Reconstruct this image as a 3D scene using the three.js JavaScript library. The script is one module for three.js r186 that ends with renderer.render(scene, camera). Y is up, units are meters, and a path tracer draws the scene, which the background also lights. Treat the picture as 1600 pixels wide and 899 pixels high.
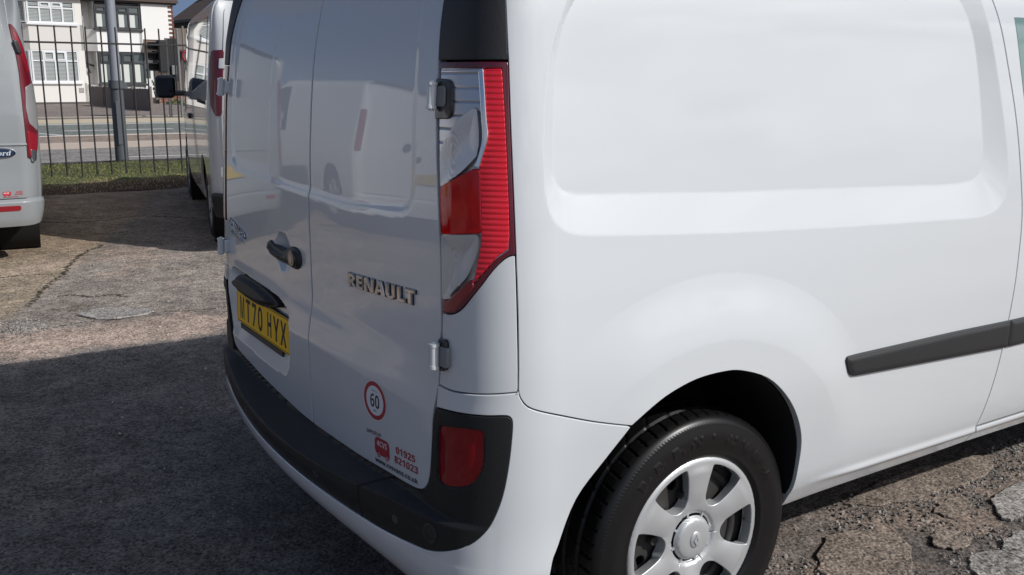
import * as THREE from 'three';
import { mergeGeometries } from 'three/addons/utils/BufferGeometryUtils.js';
import { RoundedBoxGeometry } from 'three/addons/geometries/RoundedBoxGeometry.js';
import { TextGeometry } from 'three/addons/geometries/TextGeometry.js';
import { FontLoader } from 'three/addons/loaders/FontLoader.js';

// ---------- camera, sky, sun, exposure ----------
const W = 1024, H = 575;
const scene = new THREE.Scene();
const camera = new THREE.PerspectiveCamera(33.43, W / H, 0.05, 1500);
camera.position.set(-1.5341, 1.3983, 2.4203);
camera.up.set(0.109453, 0.976723, -0.184477).normalize();
camera.lookAt(-1.5341 + 0.527377, 1.3983 - 0.214379, 2.4203 - 0.822140);
const renderer = new THREE.WebGLRenderer({ antialias: true });
renderer.setSize(W, H);
renderer.toneMapping = THREE.LinearToneMapping;
renderer.toneMappingExposure = 1.02;
renderer.shadowMap.enabled = true;
const SUN = new THREE.Vector3(0.535, 0.745, 0.848).normalize();   // towards the sun
const SUN_I = 3.35;

function rng(seed) { let a = seed >>> 0; return () => { a = (a + 0x6D2B79F5) >>> 0; let t = a; t = Math.imul(t ^ (t >>> 15), t | 1); t ^= t + Math.imul(t ^ (t >>> 7), t | 61); return ((t ^ (t >>> 14)) >>> 0) / 4294967296; }; }
const clamp = (x, a = 0, b = 1) => x < a ? a : x > b ? b : x;
const ss = (a, b, x) => { const t = clamp((x - a) / (b - a)); return t * t * (3 - 2 * t); };
const mix = (a, b, t) => a + (b - a) * t;
function h3(x, y, z) { let n = Math.imul(x, 374761393) ^ Math.imul(y, 668265263) ^ Math.imul(z, 1440662683); n = Math.imul(n ^ (n >>> 13), 1274126177); return ((n ^ (n >>> 16)) >>> 0) / 4294967296; }
function vnoise(x, y, z, px = 0) {                  // value noise, period px (integers) in x and y if given
  const X = Math.floor(x), Y = Math.floor(y), Z = Math.floor(z), f = x - X, g = y - Y, k = z - Z;
  const u = f * f * (3 - 2 * f), v = g * g * (3 - 2 * g), w = k * k * (3 - 2 * k);
  const m = (i) => px ? ((i % px) + px) % px : i;
  const c = (i, j, l) => h3(m(X + i), m(Y + j), Z + l);
  const a = mix(mix(c(0, 0, 0), c(1, 0, 0), u), mix(c(0, 1, 0), c(1, 1, 0), u), v);
  if (k === 0) return a;
  return mix(a, mix(mix(c(0, 0, 1), c(1, 0, 1), u), mix(c(0, 1, 1), c(1, 1, 1), u), v), w);
}
function fbm(x, y, z = 0, oct = 5, px = 0) { let s = 0, a = 0.5, n = 0; for (let i = 0; i < oct; i++) { s += a * vnoise(x, y, z + i * 17, px); n += a; a *= 0.5; x *= 2; y *= 2; px *= 2; z *= z % 1 ? 2 : 1; } return s / n; }

{ // sky: blue air with broken clouds
  const w = 1024, h = 512, d = new Float32Array(w * h * 4);
  for (let j = 0; j < h; j++) for (let i = 0; i < w; i++) {
    const th = (j + 0.5) / h * Math.PI - Math.PI / 2, ph = (i + 0.5) / w * 2 * Math.PI;   // flipY false: row 0 is the bottom
    const y = Math.sin(th), cx = -Math.cos(ph) * Math.cos(th), cz = -Math.sin(ph) * Math.cos(th);
    const e = Math.max(y, 0), s = Math.max(0, cx * SUN.x + y * SUN.y + cz * SUN.z);
    const hz = Math.pow(1 - e, 5);
    let r = mix(0.058, 0.18, hz), g = mix(0.106, 0.255, hz), b = mix(0.215, 0.385, hz);
    const glow = 0.28 * Math.pow(s, 6) + 0.7 * Math.pow(s, 60);
    r += glow; g += glow * 0.95; b += glow * 0.86;
    const k = 1 / (e + 0.22), q = fbm(cx * k * 1.5 + 3.1, cz * k * 1.5 + 7.7, y * 1.2 + 0.37, 6);
    const q2 = fbm(cx * k * 4 + 13.1, cz * k * 4 + 5.2, 0.5, 5);
    const toSun = 0.5 + 0.5 * (cx * SUN.x + cz * SUN.z) / Math.hypot(SUN.x, SUN.z);       // thicker cloud on the sunny side
    let c = ss(0.48 - 0.08 * toSun, 0.64 - 0.08 * toSun, q * 0.7 + q2 * 0.3);
    c *= ss(-0.02, 0.08, y);
    const cb = (0.13 + 1.35 * toSun ** 2.2 * (0.35 + 0.65 * q2)) * (0.7 + 0.6 * q2);
    r = mix(r, cb, c * 0.8); g = mix(g, cb * 1.03, c * 0.8); b = mix(b, cb * 1.09, c * 0.8);
    if (y < 0) { r = 0.14; g = 0.13; b = 0.12; }
    const o = (j * w + i) * 4; d[o] = r; d[o + 1] = g; d[o + 2] = b; d[o + 3] = 1;
  }
  const t = new THREE.DataTexture(d, w, h, THREE.RGBAFormat, THREE.FloatType);
  t.mapping = THREE.EquirectangularReflectionMapping; t.magFilter = THREE.LinearFilter; t.minFilter = THREE.LinearFilter; t.needsUpdate = true;
  scene.background = t; scene.environment = t;
}
const sun = new THREE.DirectionalLight(new THREE.Color(1, 0.978, 0.945), SUN_I);
sun.position.copy(SUN).multiplyScalar(60); sun.castShadow = true;
sun.shadow.mapSize.set(4096, 4096);
Object.assign(sun.shadow.camera, { left: -40, right: 40, top: 40, bottom: -40, near: 1, far: 200 });
scene.add(sun); scene.add(sun.target);

// ---------- helpers ----------
const font = await new FontLoader().loadAsync('fonts/droid/droid_sans_bold.typeface.json');
const used = new Map();
function numbered(name) { const n = used.get(name) ?? 0; used.set(name, n + 1); return n ? name + '_' + String(n).padStart(3, '0') : name; }
function tag(o, label, category, group, kind) {
  if (label) o.userData.label = label; if (category) o.userData.category = category;
  if (group) o.userData.group = group; if (kind) o.userData.kind = kind; return o;
}
function base(name, pos = [0, 0, 0], turn = 0) { const g = new THREE.Group(); g.name = numbered(name); g.position.set(...pos); g.rotation.y = turn; scene.add(g); return g; }
function part(name, geo, mat, parent, label) {
  const m = new THREE.Mesh(geo, mat); m.name = parent === scene ? numbered(name) : name; m.castShadow = true; m.receiveShadow = true;
  if (label) m.userData.label = label; parent.add(m); return m;
}
const merge = (list) => mergeGeometries(list.map((g) => { const q = g.index ? g.toNonIndexed() : g.clone(); for (const k of Object.keys(q.attributes)) if (!['position', 'normal', 'uv'].includes(k)) q.deleteAttribute(k); if (!q.attributes.uv) q.setAttribute('uv', new THREE.BufferAttribute(new Float32Array(q.attributes.position.count * 2), 2)); return q; }));
function box(x0, x1, y0, y1, z0, z1, r = 0) {
  const w = x1 - x0, h = y1 - y0, d = z1 - z0;
  const g = r ? new RoundedBoxGeometry(w, h, d, 2, r) : new THREE.BoxGeometry(w, h, d);
  return g.translate((x0 + x1) / 2, (y0 + y1) / 2, (z0 + z1) / 2);
}
function rod(a, b, r, seg = 10, r2 = r) {
  const A = new THREE.Vector3(...a), B = new THREE.Vector3(...b), d = B.clone().sub(A), g = new THREE.CylinderGeometry(r2, r, d.length(), seg);
  g.applyQuaternion(new THREE.Quaternion().setFromUnitVectors(new THREE.Vector3(0, 1, 0), d.clone().normalize()));
  return g.translate((A.x + B.x) / 2, (A.y + B.y) / 2, (A.z + B.z) / 2);
}
function pchip(kn) {
  const n = kn.length, xs = kn.map((k) => k[0]), ys = kn.map((k) => k[1]), h = [], d = [], m = [];
  for (let i = 0; i < n - 1; i++) { h[i] = xs[i + 1] - xs[i]; d[i] = (ys[i + 1] - ys[i]) / h[i]; }
  m[0] = d[0]; m[n - 1] = d[n - 2];
  for (let i = 1; i < n - 1; i++) { if (d[i - 1] * d[i] <= 0) m[i] = 0; else { const a = 2 * h[i] + h[i - 1], b = h[i] + 2 * h[i - 1]; m[i] = (a + b) / (a / d[i - 1] + b / d[i]); } }
  return (x) => {
    x = clamp(x, xs[0], xs[n - 1]); let i = 0; while (i < n - 2 && x > xs[i + 1]) i++;
    const t = (x - xs[i]) / h[i];
    return ys[i] * (1 + 2 * t) * (1 - t) ** 2 + m[i] * h[i] * t * (1 - t) ** 2 + ys[i + 1] * t * t * (3 - 2 * t) + m[i + 1] * h[i] * t * t * (t - 1);
  };
}
function sp(p, n = 6) {                              // open Catmull-Rom through p
  const o = [], P = (i) => p[i < 0 ? 0 : i >= p.length ? p.length - 1 : i];
  for (let i = 0; i < p.length - 1; i++) for (let k = 0; k < n; k++) {
    const t = k / n, a = P(i - 1), b = P(i), c = P(i + 1), d = P(i + 2), q = [0, 1].map((j) => 0.5 * (2 * b[j] + (c[j] - a[j]) * t + (2 * a[j] - 5 * b[j] + 4 * c[j] - d[j]) * t * t + (3 * b[j] - a[j] - 3 * c[j] + d[j]) * t * t * t));
    o.push(q);
  }
  o.push(p[p.length - 1]); return o;
}
const loop = (...segs) => { const o = []; for (const s of segs) for (const q of s) { const l = o[o.length - 1]; if (!l || Math.hypot(l[0] - q[0], l[1] - q[1]) > 1e-4) o.push(q); } if (Math.hypot(o[0][0] - o[o.length - 1][0], o[0][1] - o[o.length - 1][1]) < 1e-4) o.pop(); return o; };
function round(p, r = 0.01, n = 5) {                 // rounds each corner of a closed polygon
  const o = [], N = p.length;
  for (let i = 0; i < N; i++) {
    const a = p[(i + N - 1) % N], b = p[i], c = p[(i + 1) % N], la = Math.hypot(a[0] - b[0], a[1] - b[1]), lc = Math.hypot(c[0] - b[0], c[1] - b[1]);
    const k = Math.min(b[2] ?? r, la * 0.48, lc * 0.48), A = [b[0] + (a[0] - b[0]) / la * k, b[1] + (a[1] - b[1]) / la * k], C = [b[0] + (c[0] - b[0]) / lc * k, b[1] + (c[1] - b[1]) / lc * k];
    for (let j = 0; j <= n; j++) { const t = j / n; o.push([(1 - t) ** 2 * A[0] + 2 * t * (1 - t) * b[0] + t * t * C[0], (1 - t) ** 2 * A[1] + 2 * t * (1 - t) * b[1] + t * t * C[1]]); }
  }
  return loop(o);
}
const rect = (a, b, c, d) => [[a, c], [b, c], [b, d], [a, d]];
const ell = (cx, cy, rx, ry, n = 28) => Array.from({ length: n }, (_, i) => [cx + rx * Math.cos(i / n * 2 * Math.PI), cy + ry * Math.sin(i / n * 2 * Math.PI)]);
const area = (p) => { let s = 0; for (let i = 0; i < p.length; i++) { const a = p[i], b = p[(i + 1) % p.length]; s += a[0] * b[1] - b[0] * a[1]; } return s / 2; };
function pdist(p, x, y) {                            // signed distance to a closed polygon, positive inside
  let d = 1e9, ins = false;
  for (let i = 0, j = p.length - 1; i < p.length; j = i++) {
    const ax = p[j][0], ay = p[j][1], bx = p[i][0], by = p[i][1], ex = bx - ax, ey = by - ay, t = clamp(((x - ax) * ex + (y - ay) * ey) / (ex * ex + ey * ey + 1e-12));
    d = Math.min(d, Math.hypot(x - ax - t * ex, y - ay - t * ey));
    if ((ay > y) !== (by > y) && x < (bx - ax) * (y - ay) / (by - ay) + ax) ins = !ins;
  }
  return ins ? d : -d;
}
function inset(p, k) {
  const n = p.length; return p.map((b, i) => {
    const a = p[(i + n - 1) % n], c = p[(i + 1) % n]; let n1 = [b[1] - a[1], a[0] - b[0]], n2 = [c[1] - b[1], b[0] - c[0]];
    const l1 = Math.hypot(...n1) || 1, l2 = Math.hypot(...n2) || 1; n1 = [n1[0] / l1, n1[1] / l1]; n2 = [n2[0] / l2, n2[1] / l2];
    const d = Math.max(0.5, 1 + n1[0] * n2[0] + n1[1] * n2[1]); return [b[0] - (n1[0] + n2[0]) / d * k, b[1] - (n1[1] + n2[1]) / d * k];
  });
}
const V = new THREE.Vector3();
// A sheet-metal panel: the part of the surface P(s,t) inside a polygon, with rounded, turned-in edges.
function patch(P, poly, cs, ct, o = {}) {
  let pts = poly.map((q) => [q[0], q[1]]); if (area(pts) < 0) pts.reverse();
  if (o.gap) pts = inset(pts, o.gap + (o.rim === 0 ? 0 : (o.r ?? 0.0016)));
  const dense = []; for (let i = 0; i < pts.length; i++) { const a = pts[i], b = pts[(i + 1) % pts.length], n = Math.max(1, Math.ceil(Math.max(Math.abs(b[0] - a[0]) / cs, Math.abs(b[1] - a[1]) / ct))); for (let k = 0; k < n; k++) dense.push([mix(a[0], b[0], k / n), mix(a[1], b[1], k / n)]); }
  pts = dense;
  let s0 = 1e9, s1 = -1e9, t0 = 1e9, t1 = -1e9; for (const q of pts) { s0 = Math.min(s0, q[0]); s1 = Math.max(s1, q[0]); t0 = Math.min(t0, q[1]); t1 = Math.max(t1, q[1]); }
  s0 -= cs * 0.37; t0 -= ct * 0.41;
  const nx = Math.ceil((s1 - s0) / cs) + 1, ny = Math.ceil((t1 - t0) / ct) + 1, mark = new Uint8Array(nx * ny), e = 3e-4;
  for (let i = 0; i < pts.length; i++) { const a = pts[i], b = pts[(i + 1) % pts.length], n = 8; for (let k = 0; k < n; k++) { const x = Math.floor((mix(a[0], b[0], k / n) - s0) / cs), y = Math.floor((mix(a[1], b[1], k / n) - t0) / ct); mark[y * nx + x] = 1; for (const [dx, dy] of [[1, 0], [-1, 0], [0, 1], [0, -1]]) { const X = x + dx, Y = y + dy; if (X >= 0 && Y >= 0 && X < nx && Y < ny && !mark[Y * nx + X]) mark[Y * nx + X] = 2; } } }
  const pos = [], nor = [], uv = [], idx = [], ids = new Map();
  const frame = (s, t) => {
    const a = P(s + e, t), b = P(s - e, t), c = P(s, t + e), d = P(s, t - e);
    const A = [a[0] - b[0], a[1] - b[1], a[2] - b[2]], C = [c[0] - d[0], c[1] - d[1], c[2] - d[2]];
    const n = [A[1] * C[2] - A[2] * C[1], A[2] * C[0] - A[0] * C[2], A[0] * C[1] - A[1] * C[0]], l = Math.hypot(...n) || 1;
    return { A, C, n: [n[0] / l, n[1] / l, n[2] / l] };
  };
  const lift = o.lift ?? 0;
  const add = (s, t) => { const f = frame(s, t), p = P(s, t); pos.push(p[0] + f.n[0] * lift, p[1] + f.n[1] * lift, p[2] + f.n[2] * lift); nor.push(...f.n); if (o.uv) uv.push(...o.uv(s, t)); else uv.push(s, t); return pos.length / 3 - 1; };
  const grid = (i, j) => { const k = j * (nx + 1) + i; let v = ids.get(k); if (v === undefined) ids.set(k, v = add(s0 + i * cs, t0 + j * ct)); return v; };
  for (let j = 0; j < ny; j++) {
    const tc = t0 + (j + 0.5) * ct, xs = [];
    for (let i = 0, k = pts.length - 1; i < pts.length; k = i++) { const a = pts[k], b = pts[i]; if ((a[1] > tc) !== (b[1] > tc)) xs.push(a[0] + (b[0] - a[0]) * (tc - a[1]) / (b[1] - a[1])); }
    xs.sort((a, b) => a - b);
    for (let i = 0; i < nx; i++) {
      if (mark[j * nx + i]) {
        const x0 = s0 + i * cs, x1 = x0 + cs, y0 = t0 + j * ct, y1 = y0 + ct; let c = pts;
        for (const [ax, v, sg] of [[0, x0, 1], [0, x1, -1], [1, y0, 1], [1, y1, -1]]) {
          const out = []; for (let k = 0; k < c.length; k++) { const a = c[k], b = c[(k + 1) % c.length], da = (a[ax] - v) * sg, db = (b[ax] - v) * sg; if (da >= 0) out.push(a); if ((da >= 0) !== (db >= 0)) { const t = da / (da - db); out.push([mix(a[0], b[0], t), mix(a[1], b[1], t)]); } }
          c = out; if (!c.length) break;
        }
        const cl = []; for (const q of c) { const l = cl[cl.length - 1]; if (!l || Math.hypot(l[0] - q[0], l[1] - q[1]) > 1e-6) cl.push(q); }
        if (cl.length > 2 && Math.hypot(cl[0][0] - cl[cl.length - 1][0], cl[0][1] - cl[cl.length - 1][1]) < 1e-6) cl.pop();
        if (cl.length < 3 || Math.abs(area(cl)) < 1e-9) continue;
        const id = cl.map((q) => add(q[0], q[1])), V2 = cl.map((q) => new THREE.Vector2(q[0], q[1]));
        for (const f of THREE.ShapeUtils.triangulateShape(V2, [])) { const [a, b, d] = f, ar = (cl[b][0] - cl[a][0]) * (cl[d][1] - cl[a][1]) - (cl[d][0] - cl[a][0]) * (cl[b][1] - cl[a][1]); if (Math.abs(ar) < 1e-12) continue; ar > 0 ? idx.push(id[a], id[b], id[d]) : idx.push(id[a], id[d], id[b]); }
      } else {
        const xc = s0 + (i + 0.5) * cs; let n = 0; for (const x of xs) if (x < xc) n++;
        if (n & 1) { const a = grid(i, j), b = grid(i + 1, j), c = grid(i + 1, j + 1), d = grid(i, j + 1); idx.push(a, b, c, a, c, d); }
      }
    }
  }
  if (o.rim !== 0) {                                   // turned-in edge
    const rim = o.rim ?? 0.012, r = o.r ?? 0.0016, n = pts.length, rows = [];
    for (let i = 0; i < n; i++) {
      const a = pts[(i + n - 1) % n], b = pts[i], c = pts[(i + 1) % n], f = frame(b[0], b[1]), ds = c[0] - a[0], dt = c[1] - a[1];
      const T = [0, 1, 2].map((k) => f.A[k] * ds + f.C[k] * dt), L = [T[1] * f.n[2] - T[2] * f.n[1], T[2] * f.n[0] - T[0] * f.n[2], T[0] * f.n[1] - T[1] * f.n[0]], l = Math.hypot(...L) || 1;
      for (let k = 0; k < 3; k++) L[k] /= l;
      const p = P(b[0], b[1]), q = [0, 1, 2].map((k) => p[k] + f.n[k] * lift);
      const push = (dl, dn, nn) => { pos.push(q[0] + L[0] * dl + f.n[0] * dn, q[1] + L[1] * dl + f.n[1] * dn, q[2] + L[2] * dl + f.n[2] * dn); nor.push(...nn); uv.push(...(o.uv ? o.uv(b[0], b[1]) : b)); return pos.length / 3 - 1; };
      const m = [0, 1, 2].map((k) => (L[k] + f.n[k]) * 0.7071);
      rows.push([push(0, 0, f.n), push(r * 0.7, -r * 0.3, m), push(r, -r, L), push(r, -rim, L)]);
    }
    for (let i = 0; i < n; i++) { const A = rows[i], B = rows[(i + 1) % n]; for (let k = 0; k < 3; k++) idx.push(A[k], A[k + 1], B[k + 1], A[k], B[k + 1], B[k]); }
  }
  const g = new THREE.BufferGeometry();
  g.setAttribute('position', new THREE.Float32BufferAttribute(pos, 3)); g.setAttribute('normal', new THREE.Float32BufferAttribute(nor, 3)); g.setAttribute('uv', new THREE.Float32BufferAttribute(uv, 2)); g.setIndex(idx);
  return g;
}
// A van body: plan outline at each height, u metres round from the middle of the rear, y up, x forward, z to the right.
function makeBody(c) {
  const U1 = 0.75, U2 = 1.10, xj = c.xj ?? -0.46, xp = c.xp ?? -0.58, dk = c.dk ?? 0.165;
  return (u, y) => {
    const s = u < 0 ? -1 : 1, a = c.xc(y), b = c.xe(y), Zs = c.zs(y), k = Zs - dk; u = Math.abs(u);
    if (u <= U1) { const r = u / U1; return [a + (b - a) * r ** 2.5, y, s * r * k]; }
    if (u < U2) {
      const t = (u - U1) / (U2 - U1), sl = 2.5 * (b - a) / k, q = 1 - t, w0 = q * q * q, w1 = 3 * t * q * q, w2 = 3 * t * t * q, w3 = t * t * t, f = (c.cf ?? 0.09);
      return [w0 * b + w1 * (b + sl * f) + w2 * xp + w3 * xj, y, s * (w0 * k + w1 * (k + f) + w2 * (Zs - 0.002) + w3 * Zs)];
    }
    const x = xj + (u - U2); return [x, y, s * (Zs - (c.taper ? c.taper(x) : 0))];
  };
}
function displaced(Bf, D) {                           // moves a surface along its normal by D(s,t)
  const e = 4e-4;
  return (s, t) => {
    const d = D(s, t), p = Bf(s, t); if (d === 0) return p;
    const a = Bf(s + e, t), b = Bf(s - e, t), c = Bf(s, t + e), f = Bf(s, t - e), A = [a[0] - b[0], a[1] - b[1], a[2] - b[2]], C = [c[0] - f[0], c[1] - f[1], c[2] - f[2]];
    const n = [A[1] * C[2] - A[2] * C[1], A[2] * C[0] - A[0] * C[2], A[0] * C[1] - A[1] * C[0]], l = d / (Math.hypot(...n) || 1);
    return [p[0] + n[0] * l, p[1] + n[1] * l, p[2] + n[2] * l];
  };
}
function canvasTex(w, h, draw) { const c = document.createElement('canvas'); c.width = w; c.height = h; draw(c.getContext('2d'), w, h); const t = new THREE.CanvasTexture(c); t.colorSpace = THREE.SRGBColorSpace; t.magFilter = THREE.LinearFilter; return t; }
function noiseTex(n, f, rgb, rep = 1, srgb = true) {    // tiling texture from f(i/n, j/n) -> [r,g,b] 0..1
  const d = new Uint8Array(n * n * 4); for (let j = 0; j < n; j++) for (let i = 0; i < n; i++) { const c = f(i / n, j / n), o = (j * n + i) * 4; d[o] = clamp(c[0]) * 255; d[o + 1] = clamp(c[1]) * 255; d[o + 2] = clamp(c[2]) * 255; d[o + 3] = 255; }
  const t = new THREE.DataTexture(d, n, n); t.wrapS = t.wrapT = THREE.RepeatWrapping; t.magFilter = THREE.LinearFilter; t.minFilter = THREE.LinearMipmapLinearFilter; t.repeat.set(rep, rep); if (srgb) t.colorSpace = THREE.SRGBColorSpace; t.needsUpdate = true; return t;
}
const lin = (r, g, b) => new THREE.Color().setRGB(r, g, b);
const std = (c, rough = 0.6, metal = 0, o = {}) => new THREE.MeshStandardMaterial({ color: c, roughness: rough, metalness: metal, ...o });
const phy = (c, rough = 0.5, o = {}) => new THREE.MeshPhysicalMaterial({ color: c, roughness: rough, ...o });

// ---------- materials ----------
const grainTex = noiseTex(256, (x, y) => { const v = 0.5 + 0.5 * (fbm(x * 64, y * 64, 3, 2, 64) - 0.5) * 1.6; return [v, v, v]; }, null, 14, false);
const M = {
  white: phy(lin(0.645, 0.672, 0.692), 0.34, { ior: 1.62, clearcoat: 1, clearcoatRoughness: 0.012 }),
  dark: std(lin(0.006, 0.006, 0.007), 0.9),
  plastic: phy(lin(0.012, 0.0128, 0.014), 0.55, { bumpMap: grainTex, bumpScale: 0.0006, specularIntensity: 0.75 }),
  plasticTrim: phy(lin(0.022, 0.023, 0.025), 0.5, { bumpMap: grainTex, bumpScale: 0.0005 }),
  gloss: phy(lin(0.012, 0.012, 0.014), 0.25, { clearcoat: 0.6 }),
  chrome: std(lin(0.82, 0.82, 0.84), 0.07, 1),
  chromeLetter: std(lin(0.50, 0.50, 0.51), 0.05, 1),
  chromeDark: std(lin(0.30, 0.30, 0.32), 0.16, 1),
  silverRefl: std(lin(0.62, 0.64, 0.68), 0.3, 0.85),
  red: phy(lin(0.72, 0.006, 0.022), 0.30, { clearcoat: 1, clearcoatRoughness: 0.04 }),
  redDeep: phy(lin(0.26, 0.004, 0.014), 0.3, { clearcoat: 1, clearcoatRoughness: 0.04 }),
  redDark: phy(lin(0.10, 0.003, 0.012), 0.25, { clearcoat: 1, clearcoatRoughness: 0.04 }),
  paneClear: phy(lin(1, 1, 1), 0.02, { transmission: 1, thickness: 0, specularIntensity: 1 }),
  paneRed: phy(lin(0.85, 0.010, 0.028), 0.05, { transmission: 0.80, thickness: 0 }),
  paneFog: phy(lin(0.42, 0.003, 0.012), 0.05, { transmission: 0.5, thickness: 0 }),
  bowl: std(lin(0.82, 0.82, 0.82), 0.42, 0.45),
  bowlDull: std(lin(0.62, 0.61, 0.60), 0.45, 0.3),
  leafShade: std(lin(0.22, 0.23, 0.24), 0.5),
  lens: phy(lin(0.36, 0.355, 0.35), 0.3, { metalness: 0.35, clearcoat: 1, clearcoatRoughness: 0.05 }),
  rubber: phy(lin(0.0075, 0.0075, 0.008), 0.34, { specularIntensity: 0.75 }),
  rubberGloss: phy(lin(0.010, 0.010, 0.011), 0.42, { specularIntensity: 0.7 }),
  silver: std(lin(0.55, 0.56, 0.57), 0.42, 0.5),
  steel: std(lin(0.05, 0.048, 0.046), 0.6, 0.4),
  glassGreen: phy(lin(0.45, 0.62, 0.58), 0.02, { transmission: 1, thickness: 0 }),
  glassDark: phy(lin(0.02, 0.026, 0.028), 0.04, { clearcoat: 1, clearcoatRoughness: 0.02 }),
};

// ---------- the white van in front ----------
const van = base('panel_van');
tag(van, 'nearest white van with chrome lettering, yellow number plate and speed sticker on its rear doors', 'van');
const kb = {
  zs: pchip([[.27, .80], [.30, .835], [.34, .862], [.37, .878], [.42, .893], [.5, .905], [.6, .913], [.7, .917], [.8, .918], [.95, .911], [1.06, .902], [1.25, .886], [1.43, .871], [1.54, .861], [1.66, .832], [1.74, .775], [1.80, .66]]),
  xc: pchip([[.25, -.640], [.47, -.653], [.55, -.655], [.62, -.658], [.70, -.6585], [.764, -.652], [.83, -.6435], [1.02, -.644], [1.19, -.641], [1.27, -.636], [1.43, -.621], [1.51, -.607], [1.59, -.587], [1.68, -.55], [1.75, -.49], [1.80, -.40]]),
  xe: pchip([[.25, -.628], [.5, -.642], [.7, -.642], [.78, -.635], [1.02, -.629], [1.17, -.624], [1.3, -.619], [1.42, -.608], [1.49, -.600], [1.55, -.587], [1.68, -.54], [1.75, -.48], [1.80, -.39]]),
  taper: (x) => 0.05 * ss(1.6, 3.4, x) ** 1.5,
};
const KB = makeBody(kb);
const gapU = 1.004, edgeU = 0.745;
// outlines, in metres round the body and up
const recIn = loop(sp([[1.25, 1.64], [1.20, 1.575], [1.155, 1.515], [1.134, 1.452], [1.124, 1.385], [1.117, 1.297], [1.114, 1.234], [1.118, 1.202], [1.137, 1.182], [1.175, 1.174], [1.215, 1.172]]), [[1.575, 1.155], [2.398, 1.128]], sp([[2.398, 1.128], [2.488, 1.131], [2.542, 1.143], [2.563, 1.175], [2.558, 1.264], [2.524, 1.44], [2.49, 1.541], [2.43, 1.64]]));
const recOut = loop(sp([[1.20, 1.66], [1.16, 1.57], [1.107, 1.451], [1.086, 1.329], [1.080, 1.22], [1.088, 1.146], [1.113, 1.109], [1.157, 1.090], [1.248, 1.081]]), [[1.574, 1.06], [2.024, 1.042]], sp([[2.40, 1.031], [2.523, 1.028], [2.615, 1.043], [2.66, 1.089], [2.666, 1.171], [2.632, 1.308], [2.575, 1.483], [2.50, 1.66]]));
const flareD = (u, y) => { const r = Math.hypot(u - 1.525, y - 0.31); if (r >= 0.70 || u <= 1.0) return 0; const t = clamp((0.665 - r) / 0.15); return 0.019 * (t * t * (3 - 2 * t) * 0.45 + t * 0.55) * ss(1.06, 1.34, u) * ss(0.42, 0.72, y) * (u > 1.9 ? 1 - ss(1.92, 2.1, u) : 1); };
const sideD = (u, y) => {
  let d = flareD(u, y);
  if (u > 1.05 && u < 2.7 && y > 1.0) {
    const a = pdist(recOut, u, y);
    if (a > 0) { const b = -pdist(recIn, u, y); const t = b <= 0 ? 1 : a / (a + b); const k = .06, q = (x) => x <= 0 ? 0 : x < k ? x * x / (2 * k) : x - k / 2, w = t - k / 2 <= 0 ? q(t) : q(t); d -= 0.018 * (b <= -.008 ? 1 : clamp(w / (1 - k) - (t > 1 - k ? (t - 1 + k) ** 2 / (2 * k) / (1 - k) : 0))); }
  }
  if (u > 1.9 && y < 0.41) d += 0.007 * ss(1.9, 2.15, u) * Math.exp(-(((y - 0.372) / 0.011) ** 2));
  return d;
};
const KS = displaced(KB, sideD);
const roofZ = 1.795;
const archPts = sp([[1.878, .345], [1.878, .37], [1.872, .418], [1.858, .512], [1.82, .589], [1.764, .657], [1.692, .713], [1.605, .745], [1.544, .752], [1.466, .748], [1.392, .729], [1.339, .705], [1.287, .673]], 4);
const archLow = sp([[1.287, .673], [1.223, .602], [1.161, .527], [1.123, .428], [1.109, .394], [1.102, .345]], 4);
const bumpGap = sp([[1.287, .673], [1.183, .701], [1.085, .734], [1.047, .747], [1.025, .758], [1.01, .775], [1.004, .792]], 5);
const cabGap = sp([[2.668, .385], [2.676, .42], [2.697, .541], [2.714, .68], [2.732, .867], [2.742, .996], [2.736, 1.088], [2.701, 1.269], [2.642, 1.445], [2.573, 1.612], [2.50, 1.735]], 6);
const sillLow = [[2.672, .325], [2.49, .319], [2.2, .315], [2.076, .312], [1.99, .309], [1.93, .304], [1.885, .300]];
const sidePoly = loop([[gapU, .792], [1.0055, .93], [1.005, 1.06], [1.003, 1.244], [1.0, 1.427], [.995, 1.54], [.99, 1.74]], [[1.3, 1.765], [2.42, 1.765]], [...cabGap].reverse(), sillLow, archPts, bumpGap);
part('side_panel', patch(KS, sidePoly, 0.0046, 0.0042, { gap: 0.0016, rim: 0.02 }), M.white, van);
// dark shell behind the panels, seen in the gaps
const shellAt = (k) => displaced(KB, () => -k);
part('inner_shell', merge([
  patch(shellAt(0.05), loop([[0, .48], [.70, .53], [.75, .75], [gapU, .80], [1.04, .76], [1.04, 1.76], [-1.04, 1.76], [-1.04, .76], [-.75, .75], [-.70, .53]]), 0.03, 0.03, { rim: 0 }),
  patch(shellAt(0.03), rect(2.55, 3.6, .34, 1.08), 0.05, 0.05, { rim: 0 }), patch(shellAt(0.03), rect(2.3, 2.80, 1.0, 1.72), 0.05, 0.05, { rim: 0 }),
]), M.dark, van);

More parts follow.
